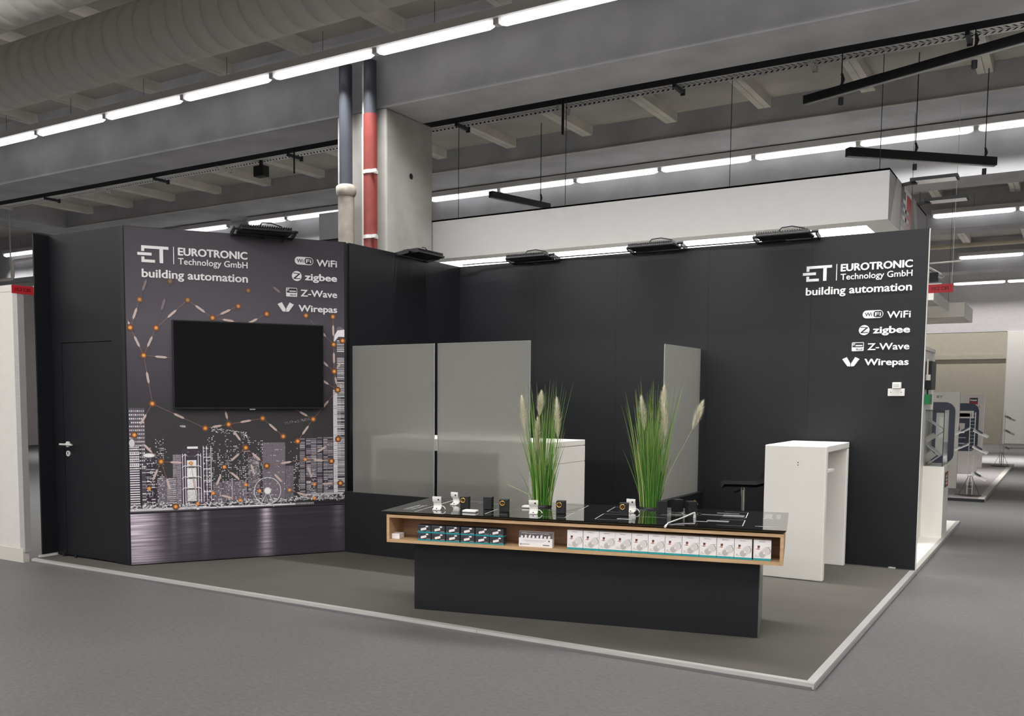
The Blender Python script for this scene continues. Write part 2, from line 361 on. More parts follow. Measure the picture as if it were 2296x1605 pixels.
# hanging rods, rails and a junction box
for x, z0, z1, r, lab in ((-5.28, 4.71, 5.72, 0.016, 'black hanging rod in front of the cable tray right of the column'), (-9.60, 4.77, 5.72, 0.012, 'thin hanging rod below the cable tray left of the column')):
    tag(MB().tube([(x, 10.5, z0), (x, 10.5, z1)], r, 8).build('hanging_rod', M['blackmetal']), lab, 'rod')
c = thing('tray_junction_box', 'black box hanging under the cable tray left of the column', 'box', (-10.45, 10.70, 4.86))
MB().box(-0.10, 0.10, -0.07, 0.07, 0.0, 0.16).build('housing', M['blackmetal'], c, bevel=0.01); MB().box(-0.02, 0.02, -0.02, 0.02, 0.16, 0.246).build('stem', M['blackmetal'], c)
def rail(a, b, w, lab, hang):
    a = Vector(a); b = Vector(b)
    c = thing('hanging_rail', lab, 'rail', a)
    MB().bar((0, 0, 0), b - a, w, w * 1.1).build('rail_beam', M['blackmetal'], c)
    MB().bar((0, 0, -w * 0.6), b - a + Vector((0, 0, -w * 0.6)), w * 0.35, 0.012).build('rail_lip', M['galv'], c)
    for t in hang:
        p = (b - a) * t
        MB().tube([p, p + Vector((0, 0, 5.7 - a.z))], 0.006, 6).tube([p + Vector((0, 0, 0.05)), p + Vector((0.02, 0, 0.10)), p + Vector((0, 0, 0.16))], 0.014, 6).build('hanger_wire', M['galvdark'], c)
        MB().tube([p + Vector((0, 0, -w)), p + Vector((0, 0, -w - 0.07))], 0.025, 8).build('hook', M['galvdark'], c)
rail((-2.496, 10.63, 4.70), (-0.32, 9.766, 4.70), 0.075, 'long black hanging rail slanting across the upper right corner', (0.18, 0.75))
rail((-2.35, 12.18, 4.48), (-0.907, 13.62, 4.48), 0.09, 'black hanging rail below the second light row at right', (0.45, 0.93))
rail((-7.18, 12.0, 4.48), (-6.88, 13.24, 4.48), 0.08, 'short black hanging rail above the left part of the white canopy', (0.85,))
tag(MB().tube([(-19.5, 13.688, 5.365), (12, 13.688, 5.365)], 0.012, 8).build('thin_conduit', M['whitepaint']), 'thin pale conduit running along the lower edge of the flat concrete ledge', 'conduit')
# white pipe run at the far left
c = thing('white_pipe_run', 'white pipe with two elbows above the neighbouring white wall at far left', 'pipe', (-18.94, 12, 4.0))
MB().tube([(-3.0, 0, 0.0), (-0.06, 0, 0.0), (0.0, 0, 0.05), (0, 0, 0.32), (0.06, 0, 0.375), (2.2, 0, 0.375)], 0.028, 10).build('pipe', M['whitepaint'], c)
MB().tube([(-0.08, 0, 0.0), (-0.08, 0, 1.5)], 0.012, 8).build('hanger', M['whitepaint'], c)
tag(MB().tube([(-8, 23.3, 4.86), (12, 23.3, 4.86)], 0.05, 10).build('yellow_pipe', mat('cream_pipe', rgb(214,208,180), 0.4)), 'cream coloured pipe under the ceiling at right, above the fourth light row', 'pipe')
c = thing('duct_end_box', 'grey sheet metal box just left of the grey drain pipe', 'box', (-10.2, 12.0, 4.10))
MB().box(-0.24, 0.4, 0.0, 0.6, 0.0, 0.42).build('casing', M['concrete'], c); MB().box(-0.22, 0.4, 0.02, 0.6, -0.02, 0.0).build('underside', M['blackmetal'], c); MB().box(0.1, 0.12, 0.3, 0.32, 0.42, 1.62).build('hanger', M['galv'], c)

# ------------------------------------------------------------------ booth shell
PZ = 0.035
c = thing('booth_platform', 'low grey carpeted platform with white aluminium edging under the black booth', 'platform', (0, 0, 0))
MB().box(-8.08, -1.12, 5.255, 9.20, 0.002, PZ - 0.002).build('carpet', M['carpet'], c)
def edge(a0, a1, b0, b1, n):   # outer/inner corner pairs
    s = MB(); P = [a0, a1, b1, b0]
    s.poly([(p[0], p[1], PZ) for p in P]); s.poly([(p[0], p[1], 0.002) for p in P][::-1])
    q = [(p[0], p[1]) for p in P]
    for i in range(4):
        u, v = q[i], q[(i+1) % 4]; s.poly([(u[0], u[1], 0.002), (v[0], v[1], 0.002), (v[0], v[1], PZ), (u[0], u[1], PZ)])
    return s.build(n, M['alu'], c)
cuts = [-8.08, -5.6, -3.2]
for i, x0 in enumerate(cuts):
    if i < 2: edge((x0, 5.21), (cuts[i+1] - 0.003, 5.21), (x0, 5.255), (cuts[i+1] - 0.003, 5.255), 'edge_profile')
    else: edge((x0, 5.21), (-1.077, 5.21), (x0, 5.255), (-1.122, 5.255), 'edge_profile')
edge((-1.077, 5.212), (-1.077, 9.20), (-1.122, 5.257), (-1.122, 9.20), 'edge_profile')
MB().box(-8.08, -1.09, 5.198, 5.21, 0.0, 0.014).box(-1.077, -1.065, 5.21, 9.2, 0.0, 0.014).build('edge_foot', mat('grey_foot_strip', rgb(104,104,104), 0.6), c)

WT = 3.035
ZB = PZ + 0.004
# wall with the flush door
c = thing('door_wall', 'tall black booth wall with a flush door at the left', 'wall', (-8.08, 5.488, 0))
MB().box(0.0, 0.14, 0, 0.05, ZB, WT).build('wall_panel', M['black'], c)
MB().box(0.14, 0.868, 0, 0.05, 2.042, WT).build('wall_panel', M['black'], c)
MB().box(0.868, 1.016, 0, 0.05, ZB, WT).build('wall_panel', M['black'], c)
MB().box(1.017, 1.06, -0.004, 0.05, ZB, WT).build('edge_strip', M['blackedge'], c)
MB().box(0.0, 1.016, 0.05, 0.07, ZB, WT).build('backing', M['blackedge'], c)
d = MB().box(0.144, 0.864, 0.003, 0.045, ZB + 0.01, 2.036).build('door_leaf', M['black'], c)
hm = MB(); hm.tube([(0.205, 0.003, 1.098), (0.205, -0.012, 1.098)], 0.027, 20); hm.tube([(0.205, -0.012, 1.098), (0.205, -0.05, 1.098), (0.215, -0.056, 1.098), (0.335, -0.056, 1.098)], 0.0095, 10); hm.tube([(0.205,-0.05,1.098),(0.15,-0.054,1.098)],0.0095,10)
hm.build('door_handle', M['galv'], d)
km = MB(); km.tube([(0.205, 0.003, 1.012), (0.205, -0.008, 1.012)], 0.027, 20); km.build('lock_rose', M['galv'], d)
MB().tube([(0.205, -0.008, 1.018), (0.205, -0.010, 1.018)], 0.008, 10).box(0.201, 0.209, -0.010, -0.0085, 0.998, 1.015).build('keyhole', M['blackplastic'], d)
for x in (0.12, 0.30): MB().tube([(x, -0.02, PZ), (x, -0.02, PZ + 0.03)], 0.012, 8).build('levelling_foot', M['blackmetal'], c)
c = thing('fin_wall', 'narrow black end wall closing the booth at its left edge', 'wall', (-8.08, 5.232, 0))
MB().box(-0.018, 0.0, 0.095, 0.255, ZB + 0.02, WT).box(-0.018, -0.0005, 0.255, 0.33, ZB + 0.02, WT - 0.002).build('wall_panel', M['black'], c)
MB().box(-0.018, 0.012, 0.06, 0.24, PZ, PZ + 0.018).build('foot_rail', M['whitepaint'], c)

# mural wall frame
MO = Vector((-7.009, 5.488, 0)); MU = Vector((0.539, 0.842, 0)).normalized(); MN = Vector((MU.y, -MU.x, 0))
mrz = math.atan2(MU.y, MU.x)
mur = thing('mural_wall', 'angled booth wall printed with a night skyline and orange network dots', 'wall', MO, mrz)
FM = lambda a, b, c: (a, -c, b)          # local frame of the mural wall: x along, -y out
MB().box(-0.006, 2.016, 0.006, 0.05, ZB, WT).build('wall_panel', M['blackedge'], mur)
MB().box(2.000, 2.022, -0.002, 0.006, ZB, WT).build('edge_strip', M['blackedge'], mur)
NODES= [(0.118, 2.401), (0.034, 2.153), (0.253, 2.158), (0.142, 1.912), (0.531, 2.416), (0.748, 2.265), (0.983, 2.38), (1.077, 2.527), (0.38, 2.575), (1.245, 2.32), (1.62, 2.32), (1.885, 2.319), (1.891, 2.055), (2.023, 2.093), (1.895, 1.797), (1.928, 1.62), (0.207, 1.485), (0.667, 1.261), (0.879, 1.295), (1.196, 1.349), (1.683, 1.338), (1.39, 1.177), (1.529, 1.129), (1.034, 1.076), (0.048, 1.207), (0.272, 0.964), (0.533, 0.943), (0.834, 0.901), (1.229, 0.901), (1.601, 0.953), (1.862, 0.931), (1.93, 1.143), (0.164, 0.724), (0.728, 0.661), (1.031, 0.729), (1.159, 0.666), (1.446, 0.663), (1.689, 0.71), (1.95, 0.713), (0.392, 0.551), (0.587, 0.568), (0.976, 0.585), (1.688, 0.576)]
LINKS= [(0.118, 2.401, 0.206, 2.655), (0.034, 2.153, 0.118, 2.401), (0.034, 2.153, 0.006, 2.249), (0.034, 2.153, 0.142, 1.912), (0.253, 2.158, 0.142, 1.912), (0.253, 2.158, 0.38, 2.575), (0.253, 2.158, 0.531, 2.416), (0.531, 2.416, 0.748, 2.265), (0.748, 2.265, 0.983, 2.38), (0.748, 2.265, 1.032, 2.228), (0.142, 1.912, 0.439, 1.889), (0.142, 1.912, 0.204, 1.519), (1.245, 2.32, 0.981, 2.175), (1.891, 2.055, 1.665, 2.272), (1.885, 2.319, 1.891, 2.055), (1.891, 2.055, 1.895, 1.797), (1.895, 1.797, 1.695, 1.957), (1.895, 1.797, 2.034, 1.965), (1.895, 1.797, 1.928, 1.62), (1.928, 1.62, 1.661, 1.777), (1.928, 1.62, 2.032, 1.75), (1.264, 2.605, 1.421, 2.49), (0.207, 1.485, 0.667, 1.261), (0.207, 1.485, 0.048, 1.207), (0.667, 1.261, 0.879, 1.295), (0.879, 1.295, 1.196, 1.349), (0.879, 1.295, 0.842, 1.461), (1.196, 1.349, 1.39, 1.177), (0.879, 1.295, 1.034, 1.076), (1.034, 1.076, 0.834, 0.901), (1.034, 1.076, 1.229, 0.901), (1.034, 1.076, 1.159, 0.666), (0.834, 0.901, 0.728, 0.661), (0.834, 0.901, 1.031, 0.729), (1.683, 1.338, 1.529, 1.129), (1.683, 1.338, 1.923, 1.616), (1.683, 1.338, 1.495, 1.44), (0.272, 0.964, 0.533, 0.943), (0.272, 0.964, 0.164, 0.724), (0.272, 0.964, 0.392, 0.551), (0.533, 0.943, 0.587, 0.568), (0.048, 1.207, 0.272, 0.964), (1.229, 0.901, 1.601, 0.953), (1.229, 0.901, 1.446, 0.663), (1.601, 0.953, 1.862, 0.931), (1.601, 0.953, 1.93, 1.143), (1.601, 0.953, 1.689, 0.71), (1.446, 0.663, 1.688, 0.576), (1.689, 0.71, 1.95, 0.713), (0.728, 0.661, 0.976, 0.585)]
# --- skyline mural: flat print as many small coloured facets on the wall panel
def build_mural():
    rnd = random.Random(5); mb = MB()
    def F(s, z, l): return (s, -0.0008 - 0.00045 * l, z)
    def quad(a0, a1, b0, b1, col, l=1): mb.add([F(a0,b0,l), F(a1,b0,l), F(a1,b1,l), F(a0,b1,l)], [(0,1,2,3)], col)
    def g(v, t=0.0):
        v = v * 1.12 if v > 100 else v
        return rgb(max(0, min(255, v + 2 + t)), max(0, min(255, v - 3)), max(0, min(255, v + 3)))
    # sky and water ground colours (soft gradients of the printed picture)
    def sky(s, z):
        if z > 2.2: k = (3.03 - z) / 0.83; v = 62 + 26 * k
        elif z > 1.5: k = (2.2 - z) / 0.7; v = 88 - 24 * k
        else: v = 64 - 4 * (1.5 - z)
        v += 8 * math.sin(s * 1.6 + 0.3) * (1 if z > 1.5 else 0.4)
        return (v, v - 5 if z > 1.5 else v - 2, v + 3 if z > 1.5 else v)
    smear = [(0.00, 0.13, 190, 0.0), (0.16, 0.12, 130, 0.0), (0.372, 0.022, 60, 0.2), (0.50, 0.07, 60, 0.1), (0.655, 0.028, 80, 0.15), (1.22, 0.05, 185, 0.0), (1.93, 0.05, 60, 0.0)]
    rows = {}
    def water(s, z):
        d = (0.50 - z) / 0.46; v = 62.0
        for c0, w0, amp, off in smear:
            ww = w0 * (0.9 + 0.5 * d); fade = max(0.0, 1 - d * (0.55 if c0 < 0.3 else 0.9)) if c0 != 1.22 else (0.45 + 0.55*(1-d))
            v += amp * math.exp(-((s - c0) / ww) ** 2) * fade * rows.setdefault((round(z, 3), c0), rnd.uniform(0.45, 1.1))
        v += rows.setdefault(round(z, 3), rnd.uniform(-5, 6))
        return (v, v * 0.93, v * 1.06 if v < 90 else v * 1.0)
    NX, NZ = 60, 60
    for i in range(NX):
        for j in range(NZ):
            s0, s1 = 2.0*i/NX, 2.0*(i+1)/NX; z0, z1 = 0.50 + 2.53*j/NZ, 0.50 + 2.53*(j+1)/NZ
            mb.add([F(s0,z0,0), F(s1,z0,0), F(s1,z1,0), F(s0,z1,0)], [(0,1,2,3)], tuple(rgb(*sky(a, b)) for a, b in ((s0,z0),(s1,z0),(s1,z1),(s0,z1))))
    NX, NZ = 100, 52
    for i in range(NX):
        for j in range(NZ):
            s0, s1 = 2.0*i/NX, 2.0*(i+1)/NX; z0, z1 = 0.043 + 0.457*j/NZ, 0.043 + 0.457*(j+1)/NZ
            mb.add([F(s0,z0,0), F(s1,z0,0), F(s1,z1,0), F(s0,z1,0)], [(0,1,2,3)], tuple(rgb(*[min(255, q) for q in water(a, b)]) for a, b in ((s0,z0),(s1,z0),(s1,z1),(s0,z1))))
    base = 0.565
    def windows(a0, a1, b0, b1, dx, dz, p, lo, hi, wx=0.6, wz=0.5, l=2):
        n = max(1, int((a1-a0)/dx)); m_ = max(1, int((b1-b0)/dz))
        for i in range(n):
            for j in range(m_):
                if rnd.random() < p:
                    x = a0 + (a1-a0)*i/n; z = b0 + (b1-b0)*j/m_
                    quad(x, x + (a1-a0)/n*wx, z, z + (b1-b0)/m_*wz, g(rnd.uniform(lo, hi)), l)
    # scattered far lights on the hillside
    for _ in range(150):
        s = rnd.uniform(0.14, 1.88); z = rnd.uniform(0.75, 1.12) ; quad(s, s + rnd.uniform(0.004, 0.012), z, z + rnd.uniform(0.003, 0.008), g(rnd.uniform(110, 235)))
    for _ in range(70):
        t = rnd.random(); s = 0.72 + 0.32*t; z = 1.245 - 0.05*t + rnd.uniform(-0.02, 0.02); quad(s, s + 0.012, z, z + 0.006, g(rnd.uniform(140, 245)))
        t = rnd.random(); s = 1.40 + 0.30*t; z = 1.30 + 0.045*t + rnd.uniform(-0.012, 0.012); quad(s, s + 0.006, z, z + 0.004, g(rnd.uniform(100, 200)))
        if t < 0.35: s = 0.44 + 0.12*t; quad(s, s + 0.01, 1.28 + rnd.uniform(-0.012, 0.012), 1.288, g(200))
    BL = [(0.139,0.215,1.10,'d'),(0.225,0.301,1.176,'d'),(0.684,0.76,1.20,'d'),(0.775,0.83,1.07,'d'),(0.845,0.905,1.20,'d'),(0.92,0.985,1.12,'d'),(1.006,1.09,1.185,'d'),(1.10,1.198,1.15,'d'),(1.489,1.55,1.0,'d'),(1.60,1.70,0.86,'d'),(1.80,1.873,0.83,'d'),
          (0.007,0.14,1.446,'w'),(0.0,0.104,1.112,'s'),(0.106,0.223,0.972,'p'),(0.244,0.318,0.82,'g'),(0.319,0.403,0.817,'v'),(0.374,0.447,1.023,'h'),
          (0.453,0.628,1.078,'x'),(0.494,0.636,0.696,'k'),(0.643,0.718,1.099,'t'),(0.728,0.816,0.762,'g'),(0.821,0.894,0.77,'g'),(0.975,1.066,0.909,'d'),(0.897,0.912,0.795,'b'),(0.915,1.042,0.766,'g'),
          (1.056,1.165,0.992,'k'),(1.192,1.409,1.121,'m'),(1.412,1.489,0.896,'g'),(1.55,1.716,1.161,'s2'),(1.721,1.881,1.17,'s2')]
    for a0, a1, zt, k in BL:
        if k == 'd': windows(a0, a1, base, zt, 0.012, 0.016, 0.36, 130, 250, 0.7, 0.45); continue
        body = {'w':96,'s':60,'p':52,'g':110,'v':70,'h':150,'x':70,'k':78,'t':72,'b':170,'m':112,'s2':74}[k]
        quad(a0, a1, base, zt, rgb(body + 4, body - 4, body + 6), 1)
        if k == 'w': windows(a0, a1, 0.90, zt, 0.016, 0.034, 0.97, 170, 240, 0.62, 0.42)
        elif k == 's': windows(a0 + 0.004, a1 - 0.014, base, zt, 0.045, 0.021, 0.95, 190, 245, 0.96, 0.5)
        elif k == 'p': windows(a0, a1, base, zt, 0.035, 0.026, 0.55, 120, 220, 0.9, 0.35)
        elif k == 'g': windows(a0, a1, base, zt, 0.009, 0.017, 0.5, 120, 165, 0.5, 0.5)
        elif k == 'v': windows(a0, a1, base, zt, 0.085, 0.017, 1.0, 170, 210, 0.95, 0.5)
        elif k == 'h': windows(a0, a1, base, zt, 0.010, 0.020, 0.6, 60, 110, 0.5, 0.5)
        elif k == 'k': windows(a0, a1, base, zt, 0.010, 0.014, 1.0, 120, 190, 0.35, 0.6); windows(a0, a1, base, zt, 0.03, 0.012, 0.4, 130, 180, 0.9, 0.3)
        elif k == 'm': windows(a0, a1, base, zt, 0.009, 0.012, 0.9, 128, 146, 0.45, 0.5); windows(a0 + 0.02, a1, base, zt - 0.02, 0.014, 0.05, 0.25, 210, 250, 0.5, 0.14, 3)
        elif k == 's2': windows(a0, a1, base, zt, 0.05, 0.0155, 0.85, 130, 215, 0.95, 0.42); quad(a0 + 0.05, a0 + 0.062, base, zt, g(50), 3)
        elif k == 't':
            for j in range(5): z = base + (zt-base)*j/5; w_ = 0.012*(4-j)/4; quad(a0 - w_*0, a1, z, z + 0.006, g(225), 3)
            for x in (a0, a0 + 0.03, a1 - 0.006): quad(x, x + 0.005, base, zt, g(225), 3)
            windows(a0, a1, base, zt, 0.02, 0.028, 0.5, 130, 210)
        elif k == 'x':
            quad(a0 + 0.045, a1 - 0.045, base + 0.03, 0.97, g(232), 2); windows(a0 + 0.045, a1 - 0.045, base + 0.03, 0.97, 0.014, 0.012, 0.35, 170, 215, 0.5, 0.5, 3)
            quad(a0 + 0.05, a1 - 0.03, 1.075, 1.095, g(240), 2)
            for x in (a0 + 0.005, a0 + 0.028, a1 - 0.032, a1 - 0.008): quad(x, x + 0.006, base, 1.03, g(225), 4)
            for z in (0.70, 0.80, 0.90, 1.0):
                for sg in (0, 1):
                    xa, xb = (a0, a0 + 0.06) if sg == 0 else (a1, a1 - 0.06)
                    mb.add([F(xa, z, 4), F((xa+xb)/2, z + 0.022, 4), F((xa+xb)/2, z + 0.028, 4), F(xa, z + 0.006, 4)], [(0,1,2,3)], g(230))
                    mb.add([F(xb, z, 4), F((xa+xb)/2, z + 0.022, 4), F((xa+xb)/2, z + 0.028, 4), F(xb, z + 0.006, 4)], [(0,1,2,3)], g(230))
                quad(a0 + 0.045, a1 - 0.045, z + 0.0, z + 0.014, g(90), 4)
    def disc(s, z, rx, rz_, col, l, n=20): mb.add([F(s + rx*math.cos(2*PI*i/n), z + rz_*math.sin(2*PI*i/n), l) for i in range(n)], [tuple(range(n))], col)
    disc(0.17, 1.022, 0.058, 0.022, g(150), 3); disc(0.17, 1.022, 0.048, 0.016, g(246), 4); disc(0.026, 1.135, 0.024, 0.035, g(205), 4)
    # tall tower at the right
    quad(1.884, 2.0, 0.60, 2.14, g(84), 1); quad(1.884, 1.925, 0.62, 1.62, g(205), 2); quad(1.93, 1.96, 0.95, 1.55, g(120), 2)
    windows(1.925, 2.0, 0.62, 2.12, 0.04, 0.0165, 0.86, 150, 245, 0.95, 0.5, 3); windows(1.888, 1.925, 0.62, 1.62, 0.04, 0.02, 0.5, 120, 170, 0.95, 0.25, 3)
    mb.add([F(1.89,2.06,3), F(1.90,2.14,3), F(1.93,2.19,3), F(2.0,2.20,3), F(2.0,2.13,3), F(1.94,2.13,3), F(1.915,2.10,3)], [tuple(range(7))], g(222))
    for i in range(9): quad(1.925 + i*0.0085, 1.928 + i*0.0085, 2.17, 2.215 + 0.012*math.sin(i*0.5), g(150), 2)
    # promenade and shore
    for _ in range(900):
        s = rnd.uniform(0, 1.99); z = rnd.gauss(0.560, 0.014) if s < 1.5 else rnd.gauss(0.575, 0.013); wv = rnd.uniform(0.004, 0.022)
        quad(s, min(2.0, s + wv), z, z + rnd.uniform(0.004, 0.011), g(rnd.choice((60, 120, 200, 235, 245))), 5)
    quad(0, 2.0, 0.498, 0.512, g(36), 4); quad(0, 2.0, 0.512, 0.522, g(96), 4); quad(0.0, 0.7, 0.522, 0.545, g(190), 4); quad(0.7, 1.5, 0.522, 0.534, g(210), 4); quad(1.5, 2.0, 0.515, 0.545, g(44), 5)
    for i in range(70): s = 0.85 + i*0.012; quad(s, s + 0.004, 0.520, 0.540, g(235), 6)
    quad(1.58, 1.98, 0.606, 0.622, g(190), 5)
    # ferris wheel
    cs, cz, R = 1.235, 0.664, 0.129; n = 44
    for i in range(n):
        t0, t1 = 2*PI*i/n, 2*PI*(i+1)/n
        mb.add([F(cs + r*math.cos(t), cz + r*math.sin(t), 7) for r, t in ((R, t0), (R, t1), (R-0.005, t1), (R-0.005, t0))][::-1], [(0,1,2,3)], g(240))
        if i % 4 == 0: c_, s_ = math.cos(t0), math.sin(t0); mb.add([F(cs - s_*0.0008, cz + c_*0.0008, 6), F(cs + s_*0.0008, cz - c_*0.0008, 6), F(cs + R*c_ + s_*0.0008, cz + R*s_ - c_*0.0008, 6), F(cs + R*c_ - s_*0.0008, cz + R*s_ + c_*0.0008, 6)], [(0,1,2,3)], g(150))
    for sx in (-1, 1): mb.add([F(cs, cz, 7), F(cs + 0.006, cz, 7), F(cs + sx*0.055, 0.55, 7), F(cs + sx*0.055 - 0.008, 0.55, 7)], [(0,1,2,3)], g(200))
    disc(cs, cz, 0.034, 0.034, g(205), 8); disc(cs, cz, 0.025, 0.025, g(252), 9)
    # network of dots and capsules
    for q in LINKS:
        a = Vector((q[0], q[1])); b = Vector((q[2], q[3]))
        if b.x > 1.985: b = a + (b - a) * ((1.985 - a.x) / (b.x - a.x))
        if b.x < 0.012: b = a + (b - a) * ((0.012 - a.x) / (b.x - a.x))
        d = (b - a); L = d.length
        if L < 0.02: continue
        d.normalize(); nn = Vector((-d.y, d.x))
        fade = 0.55 if max(a.y, b.y) > 2.45 else 1.0
        def band(t0, t1, w0, col, l):
            p, r = a + d*t0, a + d*t1; mb.add([F(*(p - nn*w0), l), F(*(r - nn*w0), l), F(*(r + nn*w0), l), F(*(p + nn*w0), l)], [(0,1,2,3)], col)
        band(0, L, 0.0016, rgb(170, 128, 112) if fade == 1 else rgb(110, 96, 98), 10)
        cl = min(0.105, L*0.42); t0 = L/2 - cl/2; t1 = L/2 + cl/2; w_ = 0.010
        p0, p1, p2, p3 = a + d*t0, a + d*(t0 + 0.018), a + d*(t1 - 0.018), a + d*t1
        col = rgb(214, 192, 186) if fade == 1 else rgb(138, 122, 124)
        mb.add([F(*(p0 - nn*0.002), 11), F(*(p1 - nn*w_), 11), F(*(p2 - nn*w_), 11), F(*(p3 - nn*0.002), 11), F(*(p3 + nn*0.002), 11), F(*(p2 + nn*w_), 11), F(*(p1 + nn*w_), 11), F(*(p0 + nn*0.002), 11)], [tuple(range(8))], col)
    for s, z in NODES:
        if s > 1.985: s = 1.98
        f = 1.0 if z < 2.25 else max(0.35, 1.0 - (z - 2.25) * 1.9)
        small = z < 1.0 and (round(s*100) % 3 != 0)
        mixc = lambda c_, k_: rgb(*[q*k_ + 78*(1-k_) for q in c_])
        if not small: disc(s, z, 0.031, 0.031, mixc((118, 84, 68), 0.8*f), 12); disc(s, z, 0.025, 0.025, mixc((132, 80, 48), f*0.9), 13)
        disc(s, z, 0.0175, 0.0175, mixc((226, 140, 62), f), 14); disc(s, z, 0.010, 0.010, mixc((250, 182, 104), f), 15)
    tag(mb.build('mural_print', M['mural'], mur), 'night city skyline by the water printed with an orange node network')
build_mural()


# side and back walls
c = thing('side_wall', 'black booth wall running back from the mural to the corner', 'wall', (-5.92, 7.24, 0))
MB().box(-0.05, 0.0, 0.0, 0.994, ZB, WT).build('wall_panel', M['black'], c)
MB().box(-0.05, 0.0, 0.996, 1.98, ZB, WT).build('wall_panel', M['black'], c)
bwl = thing('rear_wall', 'long black rear wall of the booth with white lettering at its right end', 'wall', (0, 9.22, 0))
xs = [-5.92, -4.953, -3.986, -3.019, -2.052, -1.083]
for i in range(5): MB().box(xs[i] + (0.0006 if i else 0), xs[i+1] - (0.0006 if i < 4 else 0), 0.0, 0.035, ZB, WT).build('wall_panel', M['black'], bwl)
MB().box(-5.92, -1.080, 0.035, 0.06, 0.02, WT + 0.004).build('white_back_panel', M['white'], bwl)
MB().box(-1.0826, -1.0795, 0.0, 0.034, ZB, WT).build('corner_profile', M['white'], bwl)
MB().box(-1.30, -1.24, -0.02, 0.0, PZ, PZ + 0.012).build('floor_clip', M['alu'], bwl)
FB = lambda a, b, c: (a, -c, b)

def logo(parent, F, x0, zb, s):
    """company mark and three lines of lettering; x0 left end, zb foot of the mark"""
    e = MB()
    def R(a, b, c2, d): 
        pts = [F(x0 + a*s, zb + c2*s, 0.0), F(x0 + b*s, zb + c2*s, 0.0), F(x0 + b*s, zb + d*s, 0.0), F(x0 + a*s, zb + d*s, 0.0)]
        q = [F(x0 + a*s, zb + c2*s, 0.008), F(x0 + b*s, zb + c2*s, 0.008), F(x0 + b*s, zb + d*s, 0.008), F(x0 + a*s, zb + d*s, 0.008)]
        e.add(pts + q, [(4,5,6,7),(0,1,5,4),(1,2,6,5),(2,3,7,6),(3,0,4,7)])
    R(0.032,0.254,0.116,0.140); R(0.032,0.056,0.092,0.116); R(0.0,0.115,0.058,0.082); R(0.032,0.056,0.0,0.047); R(0.056,0.142,0.0,0.024); R(0.180,0.209,0.0,0.116)
    e.build('logo_mark', M['letters'], parent)
    e = MB(); R(0.293,0.299,-0.002,0.145); e.build('divider_bar', M['letters'], parent)
    for t, a, b_, z, cap, bd in (('EUROTRONIC', 0.331, 0.928, 0.077, 0.066, 0.085), ('Technology GmbH', 0.332, 0.928, 0.0, 0.056, 0.012), ('building automation', 0.031, 0.929, -0.124, 0.072, 0.055)):
        k = MB(); put_text(k, t, x0 + a*s, x0 + b_*s, zb + z*s, cap*s, F, 0.0, 0.008, bd); k.build('lettering', M['letters'], parent)

